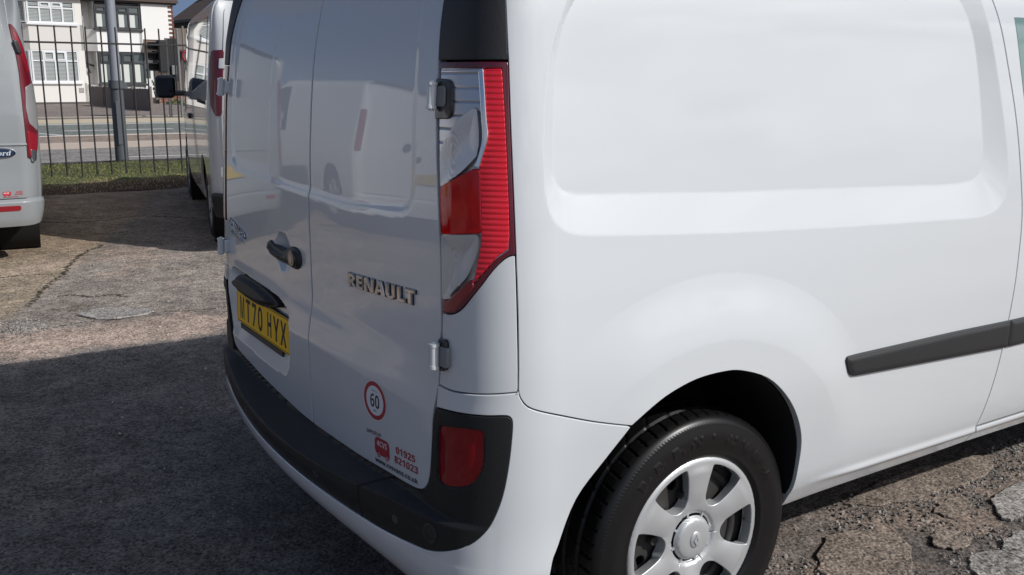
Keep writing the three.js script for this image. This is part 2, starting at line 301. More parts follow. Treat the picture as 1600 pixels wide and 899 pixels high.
// rear doors
const plRec = round([[-.712, .772, .05], [-.664, .790, .02], [-.60, .788, .03], [-.20, .778, .04], [-.107, .752, .05], [-.100, .70, .03], [-.108, .60, .03], [-.140, .554, .04], [-.28, .545, .1], [-.59, .552, .1], [-.735, .552, .03]], .03);
const plIn = round([[-.66, .765, .03], [-.25, .765, .05], [-.122, .735, .03], [-.135, .612, .02], [-.645, .622, .02]], .03);
const blankL = round([[-.700, 1.10, .09], [.30, 1.085, .0], [.655, 1.108, .085], [.668, 1.66, .05], [-.69, 1.66, .05]], .05, 8);
const rearD = (u, y) => {
  let d = 0;
  if (y > 1.04) { const a = pdist(blankL, u, y); if (a > 0) d -= 0.006 * ss(0, 0.030, a); if (u < -0.26 && u > -0.72) { const e = -0.287 + (y > 1.42 ? (y - 1.42) * 0.22 : 0); d -= 0.0035 * ss(0, 0.014, e - u) * ss(1.12, 1.15, y); } }
  if (u < -0.05 && y < 0.82 && y > 0.5) { const a = pdist(plRec, u, y); if (a > 0) { const b = -pdist(plIn, u, y); d -= 0.026 * (b <= 0 ? 1 : a / (a + b)); } }
  if (u < -0.05 && u > -0.3) { const q = Math.hypot((u + 0.168) / 0.066, (y - 0.912) / 0.060); if (q < 1) d -= 0.02 * (1 - q ** 2.6); }
  if (y < 0.80) d += 0.0015 * ss(0.80, 0.70, y) * ss(0.64, 0.2, Math.abs(u) ) * ss(.47, .6, y);
  return d;
};
const KR = displaced(KB, rearD);
const doorBotR = sp([[.052, .470], [.351, .484], [.493, .495], [.618, .504], [.672, .512], [.700, .530], [.715, .566], [.721, .628], [.726, .701], [.737, .773]], 5);
const doorR = tagPart('rear_door', patch(KR, loop(doorBotR, [[.741, .845], [.749, .93], [.752, 1.02], [.748, 1.13], [.744, 1.25], [.744, 1.43], [.746, 1.55], [.745, 1.73], [.052, 1.735], [.052, .9]]), 0.0065, 0.0065, { gap: 0.0019, rim: 0.02, r: .0022 }), M.white, 'right rear door with chrome lettering and speed sticker');
const doorBotL = doorBotR.map((q) => [-q[0], q[1]]);
const doorL = tagPart('rear_door', patch(KR, loop([...doorBotL].slice(1), [[-.745, .93], [-.748, 1.25], [-.746, 1.55], [-.745, 1.73], [.048, 1.735], [.048, .9], [.048, .470], [-.052, .470]]), 0.0065, 0.0055, { gap: 0.0019, rim: 0.02, r: .0022 }), M.white, 'left rear door with handle and number plate');
function tagPart(n, g, m, l) { return part(n, g, m, van, l); }

// hinges: a white barrel with end caps, two leaves and a dark pocket
const sm = (P, o = 0) => (u, y) => { const e = 1e-3, a = P(u + e, y), b = P(u - e, y), c = P(u, y + e), d = P(u, y - e), A = new THREE.Vector3(a[0] - b[0], a[1] - b[1], a[2] - b[2]), C = new THREE.Vector3(c[0] - d[0], c[1] - d[1], c[2] - d[2]), n = A.clone().cross(C).normalize(), p = P(u, y); return new THREE.Vector3(...p).addScaledVector(n, o); };
function hinge(u, y0, y1, s, pocket) {
  const g = new THREE.Group(); g.name = 'hinge'; van.add(g);
  const a = sm(KB, 0.020)(s * (u + .013), y0), b = sm(KB, 0.020)(s * (u + .013), y1), at = (t, l = 0) => [mix(a.x, b.x, t) , mix(a.y, b.y, t), mix(a.z, b.z, t)];
  part('barrel', merge([rod(at(0), at(1), 0.0100, 14), rod(at(-0.03), at(0.10), 0.0116, 14), rod(at(0.9), at(1.03), 0.0116, 14), rod(at(1.03), at(1.1), 0.006, 10), rod(at(-0.1), at(-0.03), 0.006, 10)]), M.white, g);
  const leaf = (u0, u1, l) => patch(KB, round(rect(Math.min(s * u0, s * u1), Math.max(s * u0, s * u1), y0 + .006, y1 - .006), .006), .01, .01, { lift: l, rim: .012, r: .002 });
  part('leaf', leaf(u - .016, u + .010, .012), M.white, g);
  part('leaf', leaf(u + .022, u + .052, .0125), M.leafShade, g);  // fixed leaf coloured grey to carry the shade inside the pocket
  if (pocket) {
    part('pocket', patch(KB, pocket, .008, .008, { lift: .0085, rim: .02, r: .002 }), M.gloss, g);
    
  }
  return g;
}
hinge(.744, 1.336, 1.384, 1, round([[.752, 1.393, .004], [.820, 1.391, .022], [.822, 1.320, .022], [.752, 1.318, .004]], .01));
hinge(.738, .816, .866, 1, round([[.748, .874, .004], [.782, .876, .012], [.780, .814, .012], [.748, .810, .004]], .01));
hinge(.744, 1.336, 1.384, -1); hinge(.740, .816, .866, -1);

// corner panel under the lamp, tail lamp, black pillar trim
const lampLow = sp([[1.0035, 1.061], [.99, 1.060], [.969, 1.051], [.939, 1.03], [.908, 1.003], [.876, .977], [.844, .952], [.821, .940], [.792, .932], [.754, .929]], 4);
const cornerBot = sp([[.738, .774], [.799, .773], [.873, .778], [.945, .783], [1.0035, .787]], 4);
const mir = (p) => p.map((q) => [-q[0], q[1], q[2]]);
const cornerPoly = loop(cornerBot, [[1.0035, .93]], lampLow, [[.747, .85]]);
part('corner_panel', patch(KB, cornerPoly, .008, .008, { gap: .0015, rim: .012 }), M.white, van);
part('corner_panel', patch(KB, mir(cornerPoly), .012, .012, { gap: .0015, rim: .012 }), M.white, van);
const lampPoly = loop([[.746, 1.428], [.749, 1.25], [.754, 1.02], [.756, .929]], [...lampLow].reverse(), [[1.002, 1.244], [.999, 1.428]]);
for (const s of [1, -1]) {
  const q = s > 0 ? (p) => p : mir;
  const lamp = part('tail_lamp', patch(KB, q(lampPoly), .008, .008, { gap: .0005, lift: s > 0 ? -.0045 : .003, rim: .014, r: .002 }), s > 0 ? M.silverRefl : M.redDark, van);
  if (s > 0) {
    const D = (f) => displaced(KB, f);
    part('lamp_frame', patch(KB, loop([[.748, 1.428], [.999, 1.428], [1.002, 1.244], [1.0035, 1.061]], lampLow, [[.756, .934], [.79, .9395], [.815, .947], [.85, .974], [.880, .9985], [.913, 1.025], [.957, 1.058], [.986, 1.072], [.990, 1.10], [.988, 1.3], [.9805, 1.413], [.748, 1.413]]), .007, .007, { gap: .0012, lift: .003, rim: .02, r: .002 }), M.redDark, lamp);
    const strip = loop(sp([[.929, 1.412], [.935, 1.364], [.939, 1.316], [.941, 1.286], [.926, 1.250], [.914, 1.225], [.916, 1.18], [.914, 1.096], [.904, 1.055], [.888, 1.012]], 3), [[.880, 1.004], [.913, 1.027], [.955, 1.060], [.983, 1.074], [.987, 1.10]], sp([[.988, 1.15], [.986, 1.3], [.980, 1.40], [.978, 1.413]], 3));
    part('red_strip', patch(D((u, y) => .00045 * Math.cos(y / .0108 * 2 * Math.PI)), strip, .008, .0016, { lift: .0045, rim: .01 }), M.red, lamp);
    part('silver_band', patch(KB, loop(sp([[.917, 1.411], [.922, 1.364], [.926, 1.316], [.928, 1.286], [.914, 1.250], [.902, 1.232]], 3), sp([[.912, 1.229], [.922, 1.250], [.939, 1.286], [.936, 1.316], [.932, 1.364], [.927, 1.412]], 3)), .006, .01, { lift: .0095, rim: .016, r: .002 }), M.chrome, lamp);
    part('reflector', patch(D((u, y) => -.0016 * ss(.75, 1, Math.cos(y / .0265 * 2 * Math.PI))), loop([[.765, 1.410], [.920, 1.411], [.925, 1.33]], sp([[.905, 1.342], [.86, 1.325], [.81, 1.29], [.775, 1.256]], 3), [[.765, 1.25]]), .006, .002, { lift: .0035, rim: .01 }), M.silverRefl, lamp);
    const bowlD = (poly, dep, cu, cy, flute) => (u, y) => { const a = pdist(poly, u, y), r = Math.hypot(u - cu, (y - cy) * .6); return -dep * ss(-.004, .040, a) + (flute && r < .034 ? .0006 * Math.cos(r / .0095 * 2 * Math.PI) * ss(.034, .026, r) : 0); };
    const revP = loop([[.770, 1.187], [.770, 1.245]], sp([[.775, 1.256], [.800, 1.282], [.85, 1.318], [.895, 1.338]], 3), [[.908, 1.338], [.913, 1.30], [.912, 1.272]], sp([[.905, 1.252], [.893, 1.243], [.85, 1.218], [.793, 1.196]], 3));
    const brkP = round([[.768, 1.182, .006], [.898, 1.224, .006], [.911, 1.222, .006], [.910, 1.105, .008], [.770, 1.093, .006]], .006);
    const indP = round([[.770, 1.088, .006], [.906, 1.099, .012], [.898, 1.062, .02], [.867, 1.016, .02], [.783, .962, .008], [.768, .962, .006]], .006);
    for (const [nm, P, dep, cu, cy, mat, pane] of [['reversing_lens', revP, .0085, .818, 1.252, M.bowl, M.paneClear], ['brake_lens', brkP, .0085, .80, 1.15, M.bowl, M.paneRed], ['indicator_lens', indP, .0085, .815, 1.025, M.bowlDull, M.paneClear]]) {
      const L = part(nm, patch(KB, P, .005, .005, { lift: .0075, rim: .012, r: .003 }), pane, lamp);
      part('reflector_bowl', patch(D(bowlD(P, dep, cu, cy, nm !== 'brake_lens')), inset(P, .0015), .0022, .0022, { lift: .0062, rim: 0 }), mat, L);
    }
    const edgeRim = (p, k) => { const q2 = inset(p, 0.0045); return p.map((a, i) => { const b = p[(i + 1) % p.length]; return null; }); };
    part('red_foot', patch(KB, loop([[.768, .958], [.785, .955], [.872, 1.006], [.882, .998], [.850, .972], [.815, .945], [.79, .937], [.765, .935]]), .008, .008, { lift: .0045, rim: .01, r: .003 }), M.redDeep, lamp);
  }
  const pil = loop([[.746, 1.4295], [.999, 1.4295], [.996, 1.54], [.985, 1.73], [.745, 1.73], [.746, 1.55]]);
  part('pillar_trim', patch(KB, q(pil), .015, .015, { gap: .0008, lift: .003, rim: .014, r: .002 }), M.plasticTrim, van);
}

// rear bumper: white cover with a dark trim and a step
const bump = (u, y) => {
  const a = Math.abs(u), w = Math.max(0, 1 - (a / .96) ** 2) ** 1.5, yt = .470 + .028 * clamp(a / .62) ** 2;
  let o = 0.0005 + .0025 * ss(1.05, .9, a) + flareD(a, y);
  const L = .098 * w;
  o += L * (1 - ss(yt - .016, yt - .001, y)) * (y > .43 ? 1 : 1);
  if (y < .445) o -= .014 * w * ss(.445, .40, y);
  if (y < .396) o += .005 * w * ss(.396, .388, y);
  if (y < .385) o -= (.062 * w + .014 + .02 * ss(.9, 1.1, a)) * ((.385 - y) / .11) ** 2;
  if (a < .7 && y > yt) o -= .012;
  return o;
};
const KBUMP = displaced((u, y) => { const t = y - .46, p = KB(u, .46 + .5 * (t + Math.hypot(t, .05))); p[1] = y; return p; }, bump);
const cladOut = sp([[.74, .726], [.80, .731], [.878, .735], [.93, .737], [.965, .7385], [.983, .736], [.991, .724], [.990, .689], [.983, .624], [.972, .567], [.956, .523], [.934, .487], [.896, .455], [.854, .436], [.79, .416], [.719, .402], [.6, .394], [.45, .391], [.2, .392], [0, .392]], 4);
const cladIn = [...sp([[.0, .490], [.351, .504], [.493, .515], [.600, .522], [.672, .524], [.706, .534], [.719, .566], [.725, .628], [.730, .69], [.738, .724]], 4)].reverse();
const cladRight = loop(cladOut, [...cladIn].reverse());
const cladFull = loop(cladOut, mir(cladOut).reverse(), mir(cladIn), [...cladIn].reverse());
const fogPoly = round([[.757, .690, .014], [.845, .701, .05], [.914, .704, .014], [.916, .635, .02], [.900, .600, .03], [.868, .578, .03], [.793, .564, .03], [.757, .566, .018], [.752, .61, .03]], .02);
const bumper = part('rear_bumper', patch(KBUMP, loop([[0, .2], [.6, .2], [.85, .25], [.98, .29], [1.06, .32], [1.10, .345]], [...archLow].reverse(), bumpGap, [...cornerBot].reverse(), [...cladOut], mir(cladOut).reverse(), mir(cornerBot), mir(bumpGap).reverse(), mir(archLow), mir([[.6, .2], [.85, .25], [.98, .29], [1.06, .32], [1.10, .345]]).reverse()), .008, .006, { gap: .0012, rim: .02, r: .002 }), M.white, van);
part('bumper_trim', patch(displaced(KBUMP, (u, y) => -.034 * ss(-.004, .004, Math.max(pdist(fogPoly, u, y), pdist(fogPoly, -u, y)))), cladFull, .004, .0022, { gap: .001, lift: .001, rim: .02, r: .002 }), M.plastic, bumper);
part('trim_joint', merge([patch(KBUMP, round([[.492, .392], [.496, .392], [.496, .47], [.545, .495], [.541, .497], [.491, .472]], .002), .006, .003, { lift: .0018, rim: .002, r: .0005 })]), M.dark, bumper);
const fog = part('fog_lamp', patch(displaced(KBUMP, (u, y) => .004 * ss(.0, .05, pdist(fogPoly, u, y))), inset(fogPoly, .004), .005, .005, { lift: -.004, rim: .016, r: .005 }), M.paneFog, bumper);
part('reflector_bowl', patch(displaced(KBUMP, (u, y) => -.022 * ss(-.002, .050, pdist(fogPoly, u, y))), inset(fogPoly, .006), .003, .003, { lift: -.005, rim: 0 }), M.bowlDull, fog);
for (const [u, y, r] of [[.862, .640, .010], [.795, .636, .008]]) { const q = sm(KBUMP, -.018)(u, y); part('bulb', new THREE.SphereGeometry(r, 14, 10).translate(q.x, q.y, q.z), M.dark, fog); }
const sensor = (u, y, r) => part('parking_sensor', merge([patch(KBUMP, ell(u, y, r, r), .004, .004, { lift: .0022, rim: .004, r: .001 })]), M.gloss, bumper);
for (const u of [.28, -.28]) sensor(u, .425, .010);
sensor(-.60, .43, .010); sensor(.64, .44, .010);
part('tow_eye_cover', patch(displaced(KBUMP, (u, y) => { const r = Math.hypot(u - .765, y - .452); return r > .016 ? .0025 : 0; }), ell(.765, .452, .022, .022), .003, .003, { lift: .001, rim: .006, r: .0015 }), M.plasticTrim, bumper);

// mouldings, sill, cab door, roof and the rest of the body
const mould = (poly, nm, par) => part(nm, patch(displaced(KB, (u, y) => .0035 * ss(0, .012, pdist(poly, u, y))), poly, .008, .004, { lift: .010, rim: .014, r: .003 }), M.plasticTrim, par);
mould(round([[1.987, .7135, .012], [2.45, .715, .01], [2.7145, .712, .004], [2.7145, .638, .004], [2.333, .652, .1], [2.010, .664, .018]], .01), 'side_moulding', van);
const cabDoor = part('cab_door', patch(KB, loop([...cabGap], [[2.6, 1.735], [2.64, 1.735]], [[2.74, 1.64], [2.80, 1.48], [2.855, 1.25], [2.885, 1.135], [2.92, 1.10], [3.55, 1.06], [3.60, .9], [3.60, .44], [3.56, .385]]), .012, .012, { gap: .002, rim: .018 }), M.white, van);
mould(round([[2.7215, .712, .004], [3.58, .712, .01], [3.58, .638, .01], [2.7215, .638, .004]], .01), 'side_moulding', cabDoor);
part('window_frame', patch(KB, loop([[2.58, 1.725], [2.632, 1.635], [2.664, 1.543], [2.704, 1.402], [2.74, 1.27], [2.772, 1.17], [2.82, 1.12], [3.50, 1.08], [3.52, 1.11], [3.3, 1.45], [3.16, 1.66], [3.06, 1.725]]), .02, .02, { lift: -.001, rim: .01 }), M.gloss, cabDoor);
part('window_glass', patch(KB, loop([[2.67, 1.57], [2.70, 1.46], [2.722, 1.38], [2.752, 1.27], [2.785, 1.18], [2.83, 1.14], [3.47, 1.105], [3.27, 1.45], [3.18, 1.57]]), .02, .02, { lift: .001, rim: .004 }), M.glassGreenSolid ?? (M.glassGreenSolid = phy(lin(0.16, 0.26, 0.25), 0.05, { clearcoat: 1, clearcoatRoughness: 0.02 })), cabDoor);
part('sill', patch(KS, loop([[2.672, .384], [3.56, .384], [3.62, .36], [3.62, .325], [2.672, .325]]), .03, .006, { gap: .001, rim: .02 }), M.white, van);
const ring = (y, f = KB) => { const o = []; for (let u = -3.2; u <= 3.2001; u += .1) o.push(f(u, y)); return o; };
function strip(rows) { const pos = [], idx = [], n = rows[0].length; rows.forEach((r) => r.forEach((p) => pos.push(...p))); for (let j = 0; j < rows.length - 1; j++) for (let i = 0; i < n - 1; i++) { const a = j * n + i; idx.push(a, a + 1, a + n + 1, a, a + n + 1, a + n); } const g = new THREE.BufferGeometry(); g.setAttribute('position', new THREE.Float32BufferAttribute(pos, 3)); g.setIndex(idx); g.computeVertexNormals(); return g; }
{
  const top = ring(1.735), rows = [top, ring(1.77), ring(1.795)], l = rows[2];
  for (const [t, h] of [[.25, .014], [.55, .025], [.85, .031], [1, .032]]) rows.push(l.map((p) => [p[0], 1.795 + h, p[2] * (1 - t)]));
  part('roof', strip(rows.map((r) => r.map((p) => [Math.min(p[0], 1.75), p[1], p[2]]))), M.white, van);
  const leftPoly = loop([[-1.01, 1.735], [-1.005, .80], [-1.09, .74], [-1.287, .673]], mir(archPts).reverse(), [[-1.92, .32], [-3.62, .325], [-3.62, 1.05], [-3.52, 1.1], [-3.1, 1.735]]);
  part('side_panel', patch(KB, leftPoly, .03, .03, { rim: .02 }), M.white, van);
  // nose
  const e = (u, y, k = 0) => KB(u, y).map((v, i) => i === 2 ? v * (1 - k) : v);
  const sec = (x, y, w, n = 12) => Array.from({ length: n + 1 }, (_, i) => { const t = i / n * 2 - 1; return [x + .10 * (1 - t * t), y + .02 * (1 - t * t), -w * t]; });
  part('windscreen', strip([sec(1.70, 1.73, .70), sec(2.05, 1.45, .80), sec(2.46, 1.10, .84)]), M.glassDark, van);
  part('bonnet', strip([sec(2.46, 1.095, .85), sec(2.75, 1.03, .84), sec(3.05, .93, .80), sec(3.16, .80, .78)]), M.white, van);
  part('front_bumper', strip([sec(3.16, .80, .80), sec(3.22, .66, .82), sec(3.24, .45, .84), sec(3.18, .26, .82)]), M.white, van);
  const wing = [1, -1].map((s) => { const g = new THREE.BufferGeometry(), z = s * .845, P = [[2.04, 1.10, z], [2.46, 1.095, z], [3.05, .93, z], [3.16, .80, z], [3.22, .66, z], [3.18, .30, z], [2.05, .30, z]], pos = [], idx = []; P.forEach((p) => pos.push(...p)); for (let i = 1; i < 6; i++) s > 0 ? idx.push(0, i + 1, i) : idx.push(0, i, i + 1); g.setAttribute('position', new THREE.Float32BufferAttribute(pos, 3)); g.setIndex(idx); g.computeVertexNormals(); return g; });
  for (const w of wing) part('front_wing', w, M.white, van);
  part('floor_pan', merge([box(-.50, 3.1, .25, .30, -.70, .70), box(.42, 3.0, .24, .33, .62, .72), box(-.45, -.30, .20, .36, -.5, .5)]), M.dark, van);
  { const ap = [...[...archPts].slice(0, -1), ...archLow].map((q) => [q[0] - 1.56, q[1]]); const rows = [0, .80, .68, .56].map((z0, k) => ap.map((q) => { const z = z0 || kb.zs(q[1]) - .010; return [q[0] * (1 + .012 * k), .305 + (q[1] - .305) * (1 + .012 * k), z]; })), oldRows = [.898].map((z, k) => ap.map((q) => [q[0] * (1 + .012 * k), .305 + (q[1] - .305) * (1 + .012 * k), z])), lm = std(lin(.008, .008, .009), .9, 0, { side: THREE.DoubleSide });
    part('wheel_arch_liner', merge([strip(rows), box(-.48, .36, .30, .80, .54, .56)]), lm, van); part('wheel_arch_liner', merge([strip(rows.map((r) => r.map((p) => [p[0], p[1], -p[2]]))), box(-.48, .36, .30, .80, -.56, -.54)]), lm, van); }
}

// wheels: tyre with cut tread, seven-part trim
function tyreGeo(R, r0, w) {                              // axis z, outer side at z = 0, inner at z = -w
  const prof = [], pt = (z, r, n = 1) => prof.push([z, r]);
  const sw = [[-.004, r0], [.004, r0 + .006], [.008, r0 + .016], [.012, r0 + .040], [.0135, r0 + .058], [.011, r0 + .074], [.006, R - .020], [-.002, R - .010], [-.012, R - .0045]];
  const side = sp(sw, 5); for (const q of side) pt(q[0], q[1]);
  const m = 46; for (let i = 1; i < m; i++) { const t = i / m; pt(mix(-.012, -w + .012, t), R - .0045 + .0045 * Math.sin(Math.PI * t) ** .7); }
  for (let i = side.length - 1; i >= 0; i--) pt(-w - side[i][0], side[i][1]);
  const N = 840, n = prof.length, P = new Float32Array(N * n * 3), T = new Float32Array(N * n * 2), idx = [];
  const groove = [.050, .098, .146];
  for (let i = 0; i < N; i++) {
    const a = i / N * 2 * Math.PI, blk = i % 14;
    for (let j = 0; j < n; j++) {
      let [z, r] = prof[j]; const d = -z;
      if (r > R - .012 && d > .008 && d < w - .008) {
        for (const g of groove) if (Math.abs(d - g) < .0036) r -= .007;
        const sh = d < .046 && d > .006 || d > w - .046;
        if (sh && (blk + Math.floor(d * 60)) % 14 < 1.5) r -= .005 * (d > .010 ? 1 : .5);
        if (!sh && (i + Math.floor(d * 350)) % 28 < 1.2) r -= .003;
      } else if (r > r0 + .036 && r < r0 + .064 && z > 0) {      // raised marks on the sidewall
        const k = Math.floor(i / 5), on = (i > 60 && i < 330 || i > 470 && i < 740) && k % 6 < 4 && h3(k, Math.floor((r - r0) / .009), 5) > .42; if (on) z += .0016;
      } else if (Math.abs(r - r0 - .014) < .004 && z > 0) z += .0015;
      if (Math.abs(r - (R - .024)) < .0022 && z > 0) z += .0012 * (i % 4 < 2 ? 1 : 0.2);
      const o = (i * n + j) * 3; P[o] = r * Math.cos(a); P[o + 1] = r * Math.sin(a); P[o + 2] = z; T[(i * n + j) * 2] = i / N; T[(i * n + j) * 2 + 1] = j / n;
      if (j < n - 1) { const i2 = (i + 1) % N; idx.push(i * n + j, i2 * n + j, i2 * n + j + 1, i * n + j, i2 * n + j + 1, i * n + j + 1); }
    }
  }
  const g = new THREE.BufferGeometry(); g.setAttribute('position', new THREE.BufferAttribute(P, 3)); g.setAttribute('uv', new THREE.BufferAttribute(T, 2)); g.setIndex(idx); g.computeVertexNormals(); return g;
}
const rimZ = pchip([[0, .002], [.03, .001], [.048, -.002], [.056, -.012], [.064, -.0125], [.072, -.006], [.10, -.002], [.14, .000], [.185, .003], [.197, .004], [.206, .001], [.2115, -.006]]);
const trimP = (p, q) => { const r = Math.hypot(p, q), a = ((Math.atan2(q, p) * 180 / Math.PI - 88 + 30 + 720) % 60) - 30; return [p, q, rimZ(r) + .006 * Math.max(0, 1 - (a / 15) ** 2) * ss(.07, .13, r) * ss(.198, .17, r)]; };
function trimSector(a0) {                                 // one spoke with its share of rim and hub
  const A = (r, d) => { const t = (a0 + d) * Math.PI / 180; return [r * Math.cos(t), r * Math.sin(t)]; }, o = [];
  for (let i = -30; i <= 30; i += 3) o.push(A(.2115, i));
  const win = sp([[.193, 30], [.1935, 22], [.1925, 14.8], [.188, 12.6], [.165, 12.0], [.135, 12.6], [.108, 14.8], [.0945, 19.5], [.0885, 25.0], [.087, 30]], 4).map(([r, d]) => [r, d]);
  for (const [r, d] of win) o.push(A(r, d));
  for (let i = 27; i >= -27; i -= 3) o.push(A(.064, i));
  for (const [r, d] of [...win].reverse()) o.push(A(r, -d));
  return loop(o);
}
function makeWheel(parent, x, z, s, detail) {
  const g = new THREE.Group(); g.name = 'wheel'; g.position.set(x, .305, z); if (s < 0) g.rotation.y = Math.PI; parent.add(g);
  part('tyre', tyreGeo(.318, .206, .195), M.rubber, g);
  const secs = []; for (let k = 0; k < 6; k++) secs.push(patch(trimP, trimSector(88 + 60 * k), .005, .005, { rim: .030, r: .0028 }));
  const trim = part('wheel_trim', merge(secs), M.silver, g);
  part('hub_cap', merge([patch(trimP, ell(0, 0, .0545, .0545, 48), .004, .004, { lift: .002, rim: .012, r: .003 })]), M.silver, trim);
  for (let k = 0; k < 8; k++) part('hub_bridge', box(.053, .066, -.003, .003, -.016, -.009).rotateZ(k * Math.PI / 4 + .25), M.silver, trim);
  // badge: a raised diamond on an oval boss
  const dia = new THREE.Shape([[0, .0135], [.0085, 0], [0, -.0135], [-.0085, 0]].map((q) => new THREE.Vector2(...q))); dia.holes.push(new THREE.Path([[0, .0075], [-.0042, 0], [0, -.0075], [.0042, 0]].map((q) => new THREE.Vector2(...q))));
  const boss = new THREE.SphereGeometry(1, 28, 12); boss.scale(.017, .0215, .0045); boss.translate(0, 0, .004);
  part('badge', merge([boss, new THREE.ExtrudeGeometry(dia, { depth: .0025, bevelEnabled: true, bevelSize: .0007, bevelThickness: .0007, bevelSegments: 1 }).translate(0, 0, .0072)]), M.silver, trim);
  // steel wheel behind the trim: dish with round holes and bolts
  const sh = new THREE.Shape(); sh.absarc(0, 0, .2, 0, Math.PI * 2); for (let k = 0; k < 8; k++) { const a = (k + .37) * Math.PI / 4, h = new THREE.Path(); h.absarc(.142 * Math.cos(a), .142 * Math.sin(a), .018, 0, Math.PI * 2); sh.holes.push(h); }
  const bolts = []; for (let k = 0; k < 5; k++) { const a = k * 2 * Math.PI / 5 + .5; bolts.push(new THREE.CylinderGeometry(.011, .011, .02, 8).rotateX(Math.PI / 2).translate(.11 * Math.cos(a), .11 * Math.sin(a), -.032)); }
  part('steel_wheel', merge([new THREE.ExtrudeGeometry(sh, { depth: .006, bevelEnabled: true, bevelSize: .003, bevelThickness: .003, bevelSegments: 2, curveSegments: 40 }).translate(0, 0, -.05), new THREE.TorusGeometry(.165, .012, 10, 60).translate(0, 0, -.043), ...bolts]), M.steel, g);
  part('brake_drum', new THREE.CylinderGeometry(.13, .13, .06, 32).rotateX(Math.PI / 2).translate(0, 0, -.11), std(lin(.03, .022, .018), .8), g);
  return g;
}
const wheel = makeWheel(van, 0, .858, 1);
{ const w2 = wheel.clone(); w2.position.set(2.69, .305, .858); van.add(w2); const w3 = wheel.clone(); w3.position.set(0, .305, -.858); w3.rotation.y = Math.PI; van.add(w3); const w4 = w3.clone(); w4.position.x = 2.69; van.add(w4); }

// handle, plate, lettering, stickers
const handle = part('door_handle', patch(displaced(KB, (u, y) => .007 + .010 * ss(0, .018, pdist(handlePoly(), u, y))), handlePoly(), .004, .003, { rim: .018, r: .006 }), M.plasticTrim, doorL);
function handlePoly() { return handlePoly.p ?? (handlePoly.p = round([[-.292, .916, .012], [-.262, .929, .01], [-.225, .918, .03], [-.135, .913, .03], [-.095, .934, .02], [-.055, .939, .02], [-.022, .930, .018], [-.018, .906, .018], [-.048, .886, .02], [-.11, .889, .04], [-.20, .890, .06], [-.272, .897, .02]], .01)); }
part('lock', patch(displaced(KB, () => .018), ell(-.056, .912, .022, .020), .004, .004, { rim: .01, r: .004 }), M.gloss, handle);
part('keyhole', patch(displaced(KB, () => .0188), ell(-.056, .912, .011, .011, 16), .004, .004, { rim: .004, r: .001 }), M.chromeDark, handle);
const garn = round([[-.652, .742, .02], [-.60, .768, .03], [-.545, .777, .04], [-.41, .779, .1], [-.27, .768, .06], [-.195, .753, .015], [-.262, .735, .05], [-.36, .721, .08], [-.5, .718, .1], [-.62, .722, .03]], .02);
part('plate_garnish', patch(displaced(KB, (u, y) => .002 + .016 * ss(0, .016, pdist(garn, u, y))), garn, .006, .004, { rim: .03, r: .004 }), M.plastic, doorL);
const plateTex = canvasTex(1024, 256, (c, w, h) => {
  c.fillStyle = '#ffc812'; c.fillRect(0, 0, w, h); c.strokeStyle = '#15130c'; c.lineWidth = 5; c.strokeRect(9, 9, w - 18, h - 18);
  c.fillStyle = '#0a0907'; c.textAlign = 'center'; c.textBaseline = 'alphabetic'; c.font = 'bold 252px sans-serif';
  const T = 'MT70 HYX', X = [112, 236, 360, 480, 0, 655, 780, 908], Wd = [104, 100, 96, 100, 0, 100, 108, 108]; for (let i = 0; i < 8; i++) if (T[i] !== ' ') { c.save(); c.translate(X[i], h * .5 + 92); c.scale(Wd[i] / c.measureText(T[i]).width, 1); c.fillText(T[i], 0, 0); c.restore(); }
});
const plateC = new THREE.Vector3(-.6405, .667, -.385);
const plate = part('number_plate', new RoundedBoxGeometry(.505, .112, .006, 2, .0028), M.black ?? std(lin(.02, .02, .02), .6), doorL);
plate.position.copy(plateC); plate.rotation.set(0, -Math.PI / 2, 0); plate.rotateX(-.03);
{ const f = part('plate_face', new THREE.PlaneGeometry(.499, .106), phy(lin(1, 1, 1), .5, { map: plateTex, specularIntensity: .5 }), plate); f.position.z = .0036; }
{ const st = part('dealer_strip', new RoundedBoxGeometry(.40, .016, .006, 2, .002), std(lin(.05, .045, .045), .6), plate); st.position.set(-.02, -.0655, 0); }
function lettering(text, size, depth, target, width, bev = .0010) {
  const g = new TextGeometry(text, { font, size, depth, curveSegments: 4, bevelEnabled: true, bevelThickness: .0018, bevelSize: bev, bevelSegments: 2 }); g.computeBoundingBox(); const b = g.boundingBox; g.translate(-b.min.x, -b.min.y, 0); g.scale(width / (b.max.x - b.min.x), size / (b.max.y - b.min.y), 1); return g;
}
function onBody(g, u0, y0, slope = 0, P = KB, lift = 0) {      // lays flat lettering (x right, y up, z out) on the body at (u0, y0)
  const p = g.attributes.position, n = g.attributes.normal, e = 1e-3;
  for (let i = 0; i < p.count; i++) {
    const u = u0 + p.getX(i), y = y0 + p.getY(i) + slope * p.getX(i), a = P(u + e, y), b = P(u - e, y), c = P(u, y + e), d = P(u, y - e);
    const A = new THREE.Vector3(a[0] - b[0], a[1] - b[1], a[2] - b[2]).normalize(), C = new THREE.Vector3(c[0] - d[0], c[1] - d[1], c[2] - d[2]).normalize(), N = A.clone().cross(C), q = P(u, y), z = p.getZ(i) + lift;
    p.setXYZ(i, q[0] + N.x * z, q[1] + N.y * z, q[2] + N.z * z);
    const v = A.multiplyScalar(n.getX(i)).addScaledVector(C, n.getY(i)).addScaledVector(N, n.getZ(i)).normalize(); n.setXYZ(i, v.x, v.y, v.z);
  }
  return g;
}
part('lettering', onBody(lettering('RENAULT', .033, .005, 0, .340), .307, .9035, .056, KR), M.chromeLetter, doorR);
